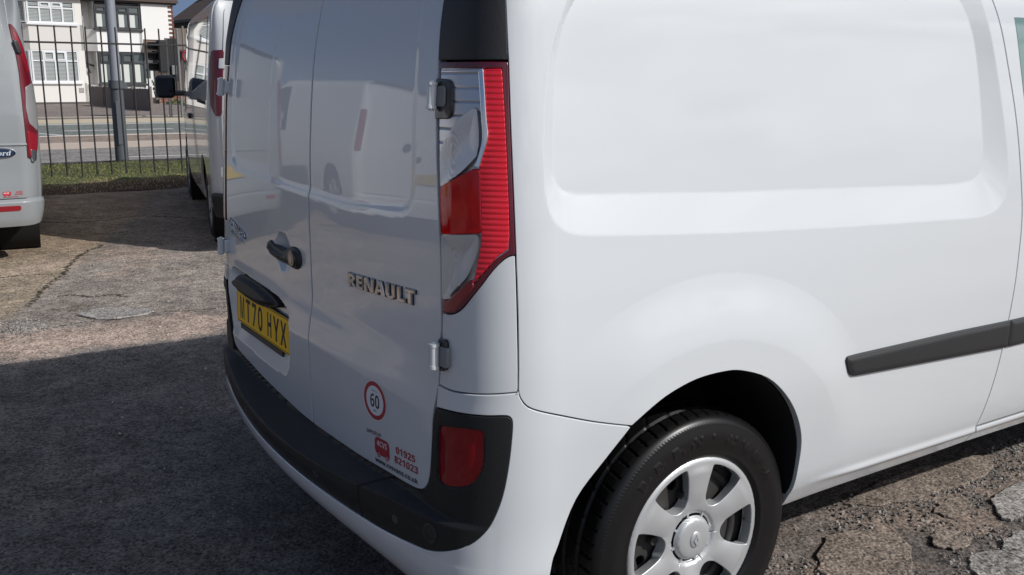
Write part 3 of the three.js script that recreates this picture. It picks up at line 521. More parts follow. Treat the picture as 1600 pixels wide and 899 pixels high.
part('lettering_shadow', onBody(lettering('RENAULT', .036, .0015, 0, .344, .0030), .305, .902, .056, KR), M.gloss, doorR);  // enlarged black copy behind the letters, drawn as their shadow outline
part('lettering', onBody(lettering('KANGOO', .019, .004, 0, .175), -.692, .925, -.165, KR), M.chrome, doorL);
part('lettering_shadow', onBody(lettering('KANGOO', .022, .001, 0, .179, .003), -.694, .9235, -.165, KR), M.gloss, doorL);  // same black copy, a shadow outline for the small letters
part('lettering', onBody(lettering('EXPRESS', .014, .003, 0, .150), -.692, .902, -.165, KR), M.chrome, doorL);
const decal = (u0, u1, y0, y1, tex, par, name, slope = 0) => part(name, patch(KR, [[u0, y0], [u1, y0 + slope * (u1 - u0)], [u1, y1 + slope * (u1 - u0)], [u0, y1]], .02, .02, { lift: .0007, rim: 0, uv: (s, t) => [(s - u0) / (u1 - u0), (t - slope * (s - u0) - y0) / (y1 - y0)] }), phy(lin(1, 1, 1), .4, { map: tex, transparent: true, alphaTest: .02, clearcoat: .7, clearcoatRoughness: .06 }), par);
decal(.398, .520, .606, .706, canvasTex(512, 420, (c, w, h) => {
  c.clearRect(0, 0, w, h); c.save(); c.translate(w / 2, h / 2); c.scale(w / 2, h / 2);
  const disc = (r, f) => { c.fillStyle = f; c.beginPath(); c.arc(0, 0, r, 0, 7); c.fill(); }; disc(.99, '#e9e4e2'); disc(.93, '#a8102c'); disc(.72, '#e6e6ea'); c.restore();
  c.fillStyle = '#101014'; c.textAlign = 'center'; c.textBaseline = 'middle'; c.font = 'bold 190px sans-serif'; c.fillText('60', w / 2, h / 2 + 6); c.font = '26px sans-serif'; c.fillText('LIMITED TO', w / 2, h / 2 - 98); c.font = 'bold 28px sans-serif'; c.fillText('MPH', w / 2, h / 2 + 104);
}), doorR, 'speed_sticker', .05);
decal(.404, .492, .562, .577, canvasTex(512, 96, (c, w, h) => { c.fillStyle = '#5a2430'; c.textAlign = 'center'; c.textBaseline = 'middle'; c.font = '80px sans-serif'; c.save(); c.translate(w / 2, h / 2); c.scale(.98, 1); c.fillText('SUPPLIED BY', 0, 0); c.restore(); }), doorR, 'dealer_sticker', .13);
decal(.448, .676, .497, .574, canvasTex(1024, 360, (c, w, h) => {
  const red = '#a8142c'; c.fillStyle = red; c.beginPath(); c.roundRect(18, 24, 340, 200, 70); c.fill(); c.fillRect(60, 150, 300, 75);
  for (const x of [110, 300]) { c.beginPath(); c.arc(x, 226, 34, 0, 7); c.fill(); c.fillStyle = '#d8d8dc'; c.beginPath(); c.arc(x, 226, 22, 0, 7); c.fill(); c.fillStyle = red; c.beginPath(); c.arc(x, 226, 15, 0, 7); c.fill(); }
  c.fillStyle = '#dcd6d8'; c.font = 'bold 92px sans-serif'; c.textBaseline = 'middle'; c.textAlign = 'center'; c.save(); c.translate(190, 92); c.scale(1.12, 1); c.fillText('4CVS', 0, 0); c.restore();
  c.fillStyle = '#a3122c'; c.font = 'bold 108px sans-serif'; c.textAlign = 'left'; const t = (s, x, y, ww) => { c.save(); c.translate(x, y); c.scale(ww / c.measureText(s).width, 1); c.fillText(s, 0, 0); c.restore(); };
  t('01925', 500, 66, 420); t('821023', 468, 178, 510);
  c.fillStyle = '#3a2438'; c.font = 'bold 76px sans-serif'; t('www.cvsvans.co.uk', 20, 300, 950);
}), doorR, 'dealer_sticker', .085);

// ---------- the other vans ----------
const paintSilver = phy(lin(0.27, 0.285, 0.295), 0.38, { metalness: 0.0, clearcoat: 1, clearcoatRoughness: 0.04 });
const paintGrey = phy(lin(0.55, 0.565, 0.58), 0.4, { clearcoat: 1, clearcoatRoughness: 0.04 });
const wheelProto = wheel;
function makeVan(name, c) {                              // c: body knots, pos, forward direction, paint, axle spacing, length ahead of the rear axle
  const g = base(name, c.pos, Math.atan2(-c.fwd[1], c.fwd[0])), b = { zs: pchip(c.zs), xc: pchip(c.xc), xe: pchip(c.xe), xj: c.xj, xp: c.xp, dk: c.dk, cf: c.cf, taper: (x) => .08 * ss(1.9, c.front, x) }, P = makeBody(b), off = 1.10 - c.xj, top = c.top, wb = c.wb, F = c.front;
  const arch = (x, r = .40) => { const o = []; for (let i = 0; i <= 16; i++) { const a = Math.PI * (1.02 - i / 16 * 1.04); o.push([x + off + r * Math.cos(a), .33 + r * Math.sin(a)]); } return o; };
  const ub = (x) => x + off, cs = c.cs ?? .035, q = (s) => s > 0 ? (p) => p : mir;
  for (const s of [1, -1]) {
    const m = q(s), poly = loop([[1.02, .40], [ub(-.45), .36]], arch(0), [[ub(.5), .30], [ub(wb - .5), .30]], arch(wb), [[ub(wb + .45), .33], [ub(F - .1), .36], [ub(F), .60], [ub(F - .04), .92], [ub(F - .75), 1.10], [ub(F - 1.60), top - .16], [ub(F - 2.0), top - .04], [1.05, top - .04], [1.01, 1.2]]);
    part('side_panel', patch(P, m(poly), cs, cs, { rim: .02 }), c.paint, g);
    if (c.windows) for (const w of c.windows) part('side_window', patch(P, m(round(w, .05)), .05, .05, { lift: .003, rim: .006 }), M.glassDark, g);
    const cab = round([[ub(F - 1.50), 1.20], [ub(F - 1.00), 1.18], [ub(F - 1.58), top - .20], [ub(F - 2.2), top - .15], [ub(F - 2.25), 1.22]], .06);
    part('cab_window', patch(P, m(cab), .05, .05, { lift: .003, rim: .006 }), M.glassDark, g);
    if (c.rub) part('side_rub_strip', patch(P, m(round(rect(ub(.55), ub(wb - .55), .52, .60), .02)), .06, .03, { lift: .012, rim: .015, r: .004 }), M.plastic, g);
    if (c.rail) part('door_rail', patch(P, m(rect(1.22, 2.15, 1.168, 1.192)), .06, .02, { lift: .002, rim: .004 }), M.dark, g);
    if (c.handles) for (const [a, y] of c.handles) part('door_handle', patch(P, m(round(rect(a, a + .2, y, y + .035), .012)), .03, .02, { lift: .022, rim: .02, r: .005 }), M.plastic, g);
    // door mirror
    if (c.mirrors !== false) { const mp = P(s * ub(F - 1.28), 1.22), mg = new THREE.Group(); mg.name = 'door_mirror'; g.add(mg);
    part('mirror_housing', new RoundedBoxGeometry(.13, .25, .215, 4, .055).translate(mp[0], 1.27, s * (Math.abs(mp[2]) + .20)), M.gloss, mg);
    part('mirror_glass', new RoundedBoxGeometry(.01, .20, .165, 3, .004).translate(mp[0] - .066, 1.27, s * (Math.abs(mp[2]) + .20)), std(lin(.05, .055, .07), .05, .9), mg);
    part('mirror_arm', box(mp[0] - .04, mp[0] + .04, 1.17, 1.23, Math.min(s * Math.abs(mp[2]) - .02, s * (Math.abs(mp[2]) + .12)), Math.max(s * Math.abs(mp[2]) + .02, s * (Math.abs(mp[2]) + .12)), .015), M.gloss, mg); }
    const lp = c.lamp ?? round([[.86, 1.10], [1.0, 1.08], [1.02, 1.58], [.87, 1.58]], .03);
    const lamp = part('tail_lamp', patch(P, m(lp), .02, .03, { lift: .006, rim: .016, r: .005 }), c.lampMat ?? M.redDeep, g); lamp.userData.side = s;
    if (c.lampParts) c.lampParts(lamp, m, P);
    const refl = part('rear_reflector', patch(P, m(round(rect(.60, .745, .408, .442), .012)), .02, .02, { lift: .040, rim: .02, r: .003 }), M.redDeep, g);
    const w = wheelProto.clone(); w.position.set(0, .33, s * (c.zw ?? .93)); w.scale.set(1.04, 1.04, 1.1); if (s < 0) w.rotation.y = Math.PI; g.add(w);
    const w2 = w.clone(); w2.position.x = wb; g.add(w2);
    for (const x of [0, wb]) part('wheel_arch_liner', (() => { const a = new THREE.CylinderGeometry(.41, .41, .34, 28, 1, true); a.rotateX(Math.PI / 2).translate(x, .35, s * .76); return a; })(), M.dark2 ?? (M.dark2 = std(lin(.008, .008, .009), .9, 0, { side: THREE.DoubleSide })), g);
  }
  const dR = c.doors ?? .02;
  const db = .49, doorT = top - .10;
  const mk = (a, bb) => round([[a, db + .0], [bb, db], [bb, doorT], [a, doorT]].map((k) => [...k, .05]), .05);
  if (c.tailgate) { const d = part('tailgate', patch(P, c.tailgate, cs * .5, cs * .5, { gap: .003, rim: .02, r: .004, lift: .001 }), c.paint, g); if (c.rearParts) c.rearParts(d, P, g); }
  else for (const [a, bb] of [[-.84, dR - .0], [dR, .84]]) { const d = part('rear_door', patch(displaced(P, (u, y) => -.012 * ss(0, .03, pdist(blank(), u, y))), mk(a, bb), cs * .6, cs * .6, { gap: .004, rim: .02, r: .004 }), c.paint, g); if (c.rearParts) c.rearParts(d, P, g, a); }
  function blank() { return c._bl ?? (c._bl = round([[-.72, 1.15, .08], [.72, 1.15, .08], [.72, top - .22, .08], [-.72, top - .22, .08]], .08)); }
  part('rear_frame', patch(P, loop([[-1.02, .44], [1.02, .44], [1.01, 1.2], [1.05, top - .04], [-1.05, top - .04], [-1.01, 1.2]]), .03, .05, { lift: -.008, rim: .004 }), c.paint, g);
  part('rear_bumper', patch(displaced(P, (u, y) => .035 * ss(.49, .46, y) * (Math.abs(u) < .95 ? 1 : ss(1.15, .95, Math.abs(u)))), round([[-1.2, .33], [-.9, .30], [.9, .30], [1.2, .33], [1.1, .46], [1.0, .485], [-1.0, .485], [-1.1, .46]], .03), .03, .015, { rim: .02, lift: .002 }), c.bumper ?? c.paint, g);
  if (!c.bare) {
    const ringAt = (y, sc = 1) => { const o = []; for (let u = -ub(F - 1.6); u <= ub(F - 1.6); u += .12) { const p = P(u, y); o.push(p); } return o; };
    const rows = [ringAt(top - .05), ringAt(top - .015), ringAt(top)]; const l = rows[2]; for (const [a, h] of [[.25, .012], [.6, .022], [1, .026]]) rows.push(l.map((p) => [p[0], top + h, p[2] * (1 - a)]));
    part('roof', strip(rows), c.paint, g);
    const sec = (x, y, w, n = 10) => Array.from({ length: n + 1 }, (_, i) => { const t = i / n * 2 - 1; return [x + .10 * (1 - t * t), y + .015 * (1 - t * t), -w * t]; });
    part('windscreen', strip([sec(F - 2.0, top - .02, .80), sec(F - 1.55, top - .18, .83), sec(F - .78, 1.12, .86)]), M.glassDark, g);
    part('bonnet', strip([sec(F - .78, 1.11, .86), sec(F - .35, 1.02, .86), sec(F - .08, .90, .86)]), c.paint, g);
    part('front_bumper', strip([sec(F - .08, .90, .86), sec(F - .02, .62, .88), sec(F - .08, .30, .88)]), c.paint, g);
    part('floor_pan', merge([box(-.85, F - .2, .26, .40, -.72, .72)]), M.dark, g);
  }
  return { g, P };
}
const knFord = { zs: [[.22, .90], [.4, .955], [.6, .975], [.9, .985], [1.1, .988], [1.4, .963], [1.7, .937], [1.9, .932], [2.05, .90], [2.15, .75]], xc: [[.2, -.90], [.35, -.975], [.5, -.985], [.7, -.965], [1.0, -.955], [1.3, -.925], [1.6, -.875], [1.85, -.80], [2.03, -.72], [2.15, -.56]], xe: [[.2, -.86], [.35, -.925], [.5, -.935], [.7, -.925], [1.0, -.918], [1.3, -.89], [1.6, -.84], [1.85, -.765], [2.03, -.69], [2.15, -.53]], xj: -.70, xp: -.84, dk: .15, cf: .08, top: 2.12, wb: 2.93, front: 3.95 };
const knTraf = { zs: [[.2, .90], [.35, .955], [.6, .975], [.9, .978], [1.1, .975], [1.4, .95], [1.7, .92], [1.88, .90], [1.97, .86], [2.03, .72]], xc: [[.2, -.90], [.5, -.955], [.9, -.955], [1.3, -.94], [1.6, -.905], [1.85, -.84], [1.97, -.75], [2.03, -.62]], xe: [[.2, -.87], [.5, -.925], [.9, -.925], [1.3, -.91], [1.6, -.875], [1.85, -.81], [1.97, -.72], [2.03, -.59]], xj: -.72, xp: -.84, dk: .15, cf: .08, top: 2.02, wb: 3.05, front: 4.05 };
{
  const lampOut = sp([[.862, 1.752], [.905, 1.735], [.952, 1.675], [1.015, 1.562], [1.055, 1.423], [1.055, 1.283], [1.03, 1.142], [1.012, 0.999], [.985, .881], [.941, .813], [.891, .787], [.845, .795]], 3), lampIn = sp([[.839, .85], [.836, .93], [.834, 1.006], [.832, 1.146], [.850, 1.284], [.872, 1.399], [.880, 1.537], [.868, 1.674], [.862, 1.752]], 3);
  const tg = loop([[-.833, .50], [-.81, .488], [.81, .488], [.833, .505], [.838, .65], [.836, .771]], [[.832, 1.0], [.830, 1.146], [.848, 1.284], [.868, 1.399], [.874, 1.537], [.862, 1.674], [.85, 1.752], [.842, 1.95], [.80, 2.06], [-.80, 2.06], [-.842, 1.95], [-.836, .771]]);
  const v = makeVan('parked_van', { ...knFord, pos: [-1.51, 0, -6.55], fwd: [.09, -.996], paint: paintSilver, cs: .03, tailgate: tg, lamp: loop(lampOut, lampIn), lampMat: M.redFar ?? (M.redFar = phy(lin(.13, .003, .010), .3, { clearcoat: 1, clearcoatRoughness: .04 })), zw: .90, mirrors: false,
    lampParts: (lamp, m, P) => {
      part('clear_lens', patch(P, m(round([[.905, 1.30], [1.03, 1.33], [1.005, 1.06], [.99, .98], [.88, 1.04], [.862, 1.15]], .02)), .02, .02, { lift: .009, rim: .008, r: .003 }), M.lens, lamp);
      part('red_lens', patch(P, m(round([[.850, .985], [.985, .945], [.965, .865], [.93, .825], [.885, .80], [.852, .81]], .02)), .02, .02, { lift: .010, rim: .008, r: .003 }), M.redDeep, lamp);
      part('red_lens', patch(P, m(round([[.885, 1.70], [.93, 1.675], [.995, 1.56], [1.03, 1.42], [.985, 1.40], [.93, 1.56]], .02)), .02, .02, { lift: .010, rim: .008, r: .003 }), M.redDeep, lamp);
      part('lamp_hinge', patch(P, m(round([[.872, 1.63], [.905, 1.63], [.925, 1.545], [.893, 1.545]], .008)), .01, .01, { lift: .03, rim: .03, r: .005 }), M.gloss, lamp);
      part('lamp_foot', patch(P, m(round([[.868, .845], [.935, .83], [.925, .765], [.885, .758]], .012)), .01, .01, { lift: .014, rim: .012, r: .004 }), M.chrome, lamp);
    },
    rearParts: (d, P) => {
      part('badge', patch(P, ell(.645, .827, .084, .037), .01, .006, { lift: .008, rim: .01, r: .004 }), M.chrome, d);
      part('badge_face', patch(P, ell(.645, .827, .076, .030, 40), .01, .006, { lift: .0095, rim: .004, uv: (s, t) => [(s - .569) / .152, (t - .797) / .06] }), phy(lin(1, 1, 1), .3, { clearcoat: 1, map: canvasTex(256, 104, (c, w, h) => { c.fillStyle = '#20304c'; c.fillRect(0, 0, w, h); c.fillStyle = '#cdd3da'; c.font = 'italic bold 76px serif'; c.textAlign = 'center'; c.textBaseline = 'middle'; c.fillText('Ford', w / 2, h / 2 + 2); }) }), d);
      part('tailgate_ledge', patch(displaced(P, (u, y) => .012 * (1 - Math.abs((y - .885) / .012))), rect(-.83, .83, .873, .897), .03, .004, { lift: .001, rim: .004 }), paintSilver, d);
      part('dealer_sticker', patch(P, rect(.62, .81, .492, .565), .03, .03, { lift: .002, rim: 0, uv: (s, t) => [(s - .62) / .19, (t - .492) / .073] }), phy(lin(1, 1, 1), .4, { transparent: true, alphaTest: .02, map: canvasTex(512, 200, (c, w, h) => { c.fillStyle = '#b8303a'; c.beginPath(); c.roundRect(50, 56, 140, 76, 26); c.fill(); for (const x of [90, 160]) { c.beginPath(); c.arc(x, 134, 16, 0, 7); c.fill(); } c.font = 'bold 44px sans-serif'; c.fillText('01925', 270, 88); c.fillText('821023', 250, 132); c.font = 'bold 26px sans-serif'; c.fillText('www.cvsvans.co.uk', 60, 172); c.fillStyle = '#e8dede'; c.font = 'bold 40px sans-serif'; c.fillText('4CVS', 66, 98); }) }), d);
      part('rear_window', patch(P, round([[-.72, 1.47, .10], [.72, 1.47, .10], [.79, 1.62, .04], [.77, 1.80, .1], [.70, 1.96, .08], [-.70, 1.96, .08], [-.77, 1.80, .1], [-.79, 1.62, .04]], .06), .04, .04, { lift: .003, rim: .006, r: .003 }), paintSilver, d);
      part('number_plate', new RoundedBoxGeometry(.006, .111, .52, 2, .002).translate(-.985, .70, 0), std(lin(.55, .37, .01), .4), d);
    } });
  tag(v.g, 'silver van cut off by the left edge, tall red tail lamp and round-cornered tailgate', 'van');
  part('parking_sensor', patch(v.P, ell(.814, .444, .013, .013, 16), .006, .006, { lift: .038, rim: .006, r: .002 }), paintSilver, v.g);
  const t = makeVan('parked_van', { ...knTraf, pos: [1.66, 0, -5.85], fwd: [.19, -.982], paint: paintGrey, cs: .03, zw: .93, rail: true, windows: [[[1.30, 1.36], [2.85, 1.24], [2.85, 1.84], [1.34, 1.86]]], handles: [[3.05, .99]], bumper: M.plastic,
    lamp: round([[.83, 1.10], [.90, 1.09], [.965, 1.16], [1.03, 1.36], [1.03, 1.52], [.99, 1.58], [.83, 1.585]], .02), lampMat: M.redDark,
    rearParts: (d, P, g, a) => { for (const y of [.62, 1.45]) part('hinge', patch(P, rect(a < -.5 ? -.87 : .80, a < -.5 ? -.80 : .87, y, y + .07), .02, .02, { lift: .012, rim: .012, r: .004 }), paintGrey, d); } });
  tag(t.g, 'grey van parked nose to the railings behind the white van, black mirror sticking out', 'van');
}

// ---------- ground, road and verge ----------
const asphTex = noiseTex(1024, (x, y) => {
  const f = fbm(x * 160, y * 160, 2, 3, 160), m = fbm(x * 28, y * 28, 9, 4, 28), l = fbm(x * 6, y * 6, 4, 4, 6), st = vnoise(x * 210, y * 210, 31, 210);
  let v = .75 + (f - .5) * .75 + (m - .5) * .35 + (l - .5) * .25; if (st > .86) v += (st - .86) * 2.6; if (f < .30) v -= .14;
  return [v * .98, v * .955, v * .93];
});
const asphBump = noiseTex(1024, (x, y) => { const f = fbm(x * 130, y * 130, 2, 4, 130), m = fbm(x * 24, y * 24, 9, 4, 24); const v = f * .7 + m * .5 - .1; return [v, v, v]; }, null, 1, false);
function ground(name, x0, x1, z0, z1, step, y, mat, col, hgt) {
  const nx = Math.max(1, Math.round((x1 - x0) / step)), nz = Math.max(1, Math.round((z1 - z0) / step)), pos = [], c = [], uv = [], idx = [];
  for (let j = 0; j <= nz; j++) for (let i = 0; i <= nx; i++) { const x = mix(x0, x1, i / nx), z = mix(z0, z1, j / nz); pos.push(x, y + (hgt ? hgt(x, z) : 0), z); uv.push(x / 1.15, z / 1.15); c.push(...col(x, z)); if (i < nx && j < nz) { const a = j * (nx + 1) + i; idx.push(a, a + nx + 1, a + 1, a + 1, a + nx + 1, a + nx + 2); } }
  const g = new THREE.BufferGeometry(); g.setAttribute('position', new THREE.Float32BufferAttribute(pos, 3)); g.setAttribute('color', new THREE.Float32BufferAttribute(c, 3)); g.setAttribute('uv', new THREE.Float32BufferAttribute(uv, 2)); g.setIndex(idx); g.computeVertexNormals();
  return tag(part(name, g, mat, scene), null, null, null, 'structure');
}
const matYard = std(lin(1, 1, 1), .92, 0, { map: asphTex, bumpMap: asphBump, bumpScale: .006, vertexColors: true });
const bandLine = (x) => -3.10 + .02 * x;                  // a strip of old pinkish concrete across the yard
function yardCol(x, z) {
  const n1 = fbm(x * .9 + 20, z * .9 + 3, .5, 5), n2 = fbm(x * 3.1 + 7, z * 3.1, 1.5, 4), n3 = fbm(x * 9, z * 9, 2.5, 3);
  let c = [.62, .56, .515];
  const k = .78 + .62 * (n1 - .35) + .42 * (n2 - .5) + .25 * (n3 - .5); c = c.map((v) => v * k);
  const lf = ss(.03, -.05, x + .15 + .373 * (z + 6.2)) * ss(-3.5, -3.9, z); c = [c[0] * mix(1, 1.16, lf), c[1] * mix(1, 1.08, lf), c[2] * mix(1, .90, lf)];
  const pk = ss(.46, .62, n1 * .6 + n2 * .4) * .55; c = [mix(c[0], .74 * k, pk), mix(c[1], .59 * k, pk), mix(c[2], .49 * k, pk)];
  const b = z - bandLine(x) + (n2 - .5) * .5, bd = ss(.36, .16, Math.abs(b)) * ss(1.4, -.2, x); c = [mix(c[0], .82, bd * .75), mix(c[1], .65, bd * .75), mix(c[2], .55, bd * .75)];
  const moss = .85 * ss(.44, .54, n3 * .5 + n2 * .5) * ss(.75, .1, Math.hypot((x + .78) / .42, (z + 3.82) / .5)); c = [mix(c[0], .15, moss), mix(c[1], .12, moss), mix(c[2], .075, moss)];
  const nearR = ss(.2, .7, x) * ss(.2, .8, z); if (nearR > 0) { const q = ss(.46, .58, n2 * .55 + n3 * .45); c = [mix(c[0], mix(.52, .25, q), nearR), mix(c[1], mix(.42, .225, q), nearR), mix(c[2], mix(.36, .21, q), nearR)]; const or = ss(.60, .70, fbm(x * 4 + 3, z * 4 + 9, .5, 3)) * nearR * .6; c = [mix(c[0], .48, or), mix(c[1], .34, or), mix(c[2], .23, or)]; }
  const vanShade = ss(-3.0, -2.45, z + (n2 - .5) * .5) * (1 - nearR); c = [c[0] * mix(1, .42, vanShade), c[1] * mix(1, .45, vanShade), c[2] * mix(1, .51, vanShade)];  // ground darkened and cooled near the van, deepening its shadow in the colour
  const dk = ss(-5.4, -6.4, z); c = c.map((v, i) => v * mix(1, [.86, .80, .76][i], dk));  // darker from the parked vans back, their shade added into the ground colour
  const wet = ss(.58, .68, n1) * ss(-6, -7.5, z); c = c.map((v) => v * mix(1, .55, wet));
  return c;
}
const yardH = (x, z) => { const r = ss(.1, .6, x) * ss(.1, .6, z); return (fbm(x * 5, z * 5, .5, 4) - .5) * .012 + (fbm(x * 26, z * 26, 1.5, 3) - .5) * (.006 + .012 * r) - .008; };
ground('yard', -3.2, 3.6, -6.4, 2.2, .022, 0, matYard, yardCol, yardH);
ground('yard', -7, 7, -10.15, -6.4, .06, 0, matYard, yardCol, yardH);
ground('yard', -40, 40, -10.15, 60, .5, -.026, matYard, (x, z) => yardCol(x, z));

// cracks with moss and dirt in them
function crack(pts, w, seed) {
  const r = rng(seed), p = sp(pts.map((q) => [...q]), 40), pos = [], idx = [];
  p.forEach((q, i) => { const a = p[Math.max(0, i - 1)], b = p[Math.min(p.length - 1, i + 1)], l = Math.hypot(b[0] - a[0], b[1] - a[1]) || 1, nx = (b[1] - a[1]) / l, nz = -(b[0] - a[0]) / l, h = w * (.05 + r() * r() * .75), o = (r() - .5) * w * 1.3, y = yardH(q[0], q[1]) + .003; pos.push(q[0] + nx * (o + h), y, q[1] + nz * (o + h), q[0] + nx * (o - h), y, q[1] + nz * (o - h)); if (i) { const k = i * 2; idx.push(k - 2, k - 1, k, k, k - 1, k + 1); } });
  const g = new THREE.BufferGeometry(); g.setAttribute('position', new THREE.Float32BufferAttribute(pos, 3)); g.setIndex(idx); g.computeVertexNormals(); return g;
}
{
  const mossM = std(lin(.045, .038, .022), .95, 0), y0 = scene.children.find((o) => o.name === 'yard');
  part('crack', crack([[-.15, -6.2], [-.19, -6.05], [-.35, -5.8], [-.5, -5.41], [-.6, -5.04], [-.76, -4.63], [-.91, -4.16], [-.96, -4.03]], .035, 5), mossM, y0);
  part('crack', crack([[-.86, -3.42], [-.72, -3.45], [-.55, -3.42], [-.32, -3.48], [-.11, -3.41], [.06, -3.40], [.3, -3.42]], .016, 6), mossM, y0);
  part('crack', crack([[-.75, -4.25], [-.66, -4.22], [-.57, -4.10], [-.45, -4.12], [-.36, -3.98]], .03, 7), mossM, y0);
  part('crack', crack([[-1.6, -5.2], [-1.2, -5.05], [-.9, -5.1], [-.62, -5.0]], .02, 9), mossM, y0);
  part('crack', crack([[-.6, -7.9], [.0, -7.6], [.5, -7.75], [.95, -7.3]], .04, 11), mossM, y0);
  const slabGeo = (pts, h, seed, y = 0) => { const r = rng(seed), s = new THREE.Shape(sp([...pts, pts[0]], 5).map((q) => new THREE.Vector2(q[0] + (r() - .5) * .016, -q[1] + (r() - .5) * .016))); const g = new THREE.ExtrudeGeometry(s, { depth: h, bevelEnabled: true, bevelSize: .003, bevelThickness: .003, bevelSegments: 2 }); g.rotateX(-Math.PI / 2).translate(0, y - .004, 0); const uv = g.attributes.uv; for (let i = 0; i < uv.count; i++) uv.setXY(i, uv.getX(i) * .87, uv.getY(i) * .87); return g; };
  const slabM = std(lin(.62, .61, .60), .9, 0, { map: asphTex, bumpMap: asphBump, bumpScale: .003 }), brownM = std(lin(.44, .375, .325), .92, 0, { map: asphTex, bumpMap: asphBump, bumpScale: .006 }), greyM = std(lin(.55, .54, .53), .9, 0, { map: asphTex, bumpMap: asphBump, bumpScale: .004 });
  part('stone_slab', slabGeo([[-.73, -3.63], [-.6, -3.73], [-.44, -3.64], [-.32, -3.52], [-.42, -3.43], [-.62, -3.45]], .004, 3), slabM, y0, 'pale flat slab');
  [[[1.43, .80], [1.52, .74], [1.66, .72], [1.80, .76], [1.74, .84], [1.52, .87], [1.40, .86]], [[1.50, .92], [1.66, .87], [1.86, .86], [1.95, .93], [1.8, 1.02], [1.6, 1.0]], [[.97, 1.03], [1.04, .95], [1.16, .965], [1.17, 1.04], [1.10, 1.12], [1.0, 1.12]], [[1.185, .965], [1.30, .93], [1.42, .96], [1.42, 1.08], [1.30, 1.13], [1.185, 1.06]]].forEach((p, i) => part('stone_slab', slabGeo(p, .004, 20 + i), greyM, y0, 'pale grey slab'));
  [[[1.25, .70], [1.34, .665], [1.43, .68], [1.37, .745], [1.27, .765]], [[1.035, .835], [1.10, .795], [1.18, .81], [1.155, .88], [1.07, .89]], [[1.05, .50], [1.3, .45], [1.62, .45], [1.85, .50], [1.72, .60], [1.45, .61], [1.25, .59], [1.12, .56]], [[.62, .74], [.80, .63], [.95, .68], [.98, .78], [.86, .88], [.70, .93], [.58, .86]]].forEach((p, i) => part('tarmac_patch', slabGeo(p, .0022, 40 + i, .0), brownM, y0));
  // loose chippings
  const r = rng(77), stoneG = new THREE.IcosahedronGeometry(1, 0), n = 9000, im = new THREE.InstancedMesh(stoneG, std(lin(1, 1, 1), .85), n), m4 = new THREE.Matrix4(), q = new THREE.Quaternion(), e = new THREE.Euler(), col = new THREE.Color();
  for (let i = 0; i < n; i++) {
    let x, z, s;
    if (i < 7600) { do { x = .42 + r() * 2.2; z = .46 + r() * .9; } while (fbm(x * 5, z * 5, .5, 3) < .42 + r() * .12); s = .0022 + .0058 * r() ** 2.5; }
    else if (i < 8100) { x = -1.05 + (r() + r() - 1) * .16; z = -3.5 + (r() + r() - 1) * .22; s = .003 + .006 * r() ** 2; }
    else { x = -2.4 + r() * 3.2; z = -6 + r() * 6.5; s = .002 + .006 * r() ** 4; if (z > -2.6 && r() < .5) s *= .6; }
    e.set(r() * 6, r() * 6, r() * 6); q.setFromEuler(e); const v = i < 7600 ? .10 + .30 * r() ** 2 : i < 8100 ? .10 + .25 * r() : .18 + .42 * r() ** 2;
    m4.compose(new THREE.Vector3(x, yardH(x, z) + s * .25, z), q, new THREE.Vector3(s * (.7 + .6 * r()), s * (.5 + .4 * r()), s * (.7 + .6 * r()))); im.setMatrixAt(i, m4); im.setColorAt(i, col.setRGB(v * 1.05, v * .97, v * .9));
  }
  im.name = 'loose_stones'; tag(im, 'loose grey chippings scattered over the worn yard surface', 'gravel', null, 'stuff'); im.castShadow = im.receiveShadow = true; scene.add(im);
}
// verge behind the yard with grass, then the road beyond
const vergeH = (x, z) => .0 + .09 * ss(-9.95, -10.5, z) + (fbm(x * 2, z * 2, .5, 4) - .5) * .10;
ground('verge', -12, 14, -13.45, -10.05, .08, -.02, std(lin(1, 1, 1), .95, 0, { vertexColors: true }), (x, z) => { const n = fbm(x * 2.2, z * 2.2, 1, 4), d = ss(-10.9, -10.2, z + (n - .5) * .8); const e = ss(-10.55, -10.2, z); return [mix(mix(.075, .16, d), .075, e), mix(mix(.085, .11, d), .042, e), mix(mix(.03, .07, d), .03, e)]; }, vergeH);
{
  const r = rng(9), blade = new THREE.BufferGeometry(); blade.setAttribute('position', new THREE.Float32BufferAttribute([-.5, 0, 0, .5, 0, 0, .28, .6, .12, -.5, 0, 0, .28, .6, .12, -.22, .6, .12, -.22, .6, .12, .28, .6, .12, .1, 1, .4], 3)); blade.computeVertexNormals();
  const n = 42000, im = new THREE.InstancedMesh(blade, std(lin(1, 1, 1), .8, 0, { side: THREE.DoubleSide }), n), m4 = new THREE.Matrix4(), q = new THREE.Quaternion(), e = new THREE.Euler(), c = new THREE.Color();
  for (let i = 0; i < n; i++) {
    const x = -2.6 + r() * 7.6, z = -13.3 + r() * 3.22, k = fbm(x * 2.2, z * 2.2, 1, 4), dry = ss(-10.95, -10.15, z + (k - .5) * 1.1) + (r() < .18 ? .5 : 0), edge = ss(-10.15, -10.4, z), hgt = (.015 + .10 * r() * Math.max(0, k - .28)) * (.5 + .5 * edge);
    e.set((r() - .5) * .9, r() * 6.3, (r() - .5) * .9); q.setFromEuler(e); m4.compose(new THREE.Vector3(x, vergeH(x, z) - .025, z), q, new THREE.Vector3(.006 + .006 * r(), hgt, .05)); im.setMatrixAt(i, m4);
    const v = .6 + .8 * r(), d = clamp(dry); im.setColorAt(i, c.setRGB(mix(.15, .50, d) * v, mix(.165, .41, d) * v, mix(.055, .24, d) * v));
  }
  im.name = 'grass'; tag(im, 'strip of rough green grass with a dry straw edge under the railings', 'grass', null, 'stuff'); im.castShadow = im.receiveShadow = true; scene.add(im);
}
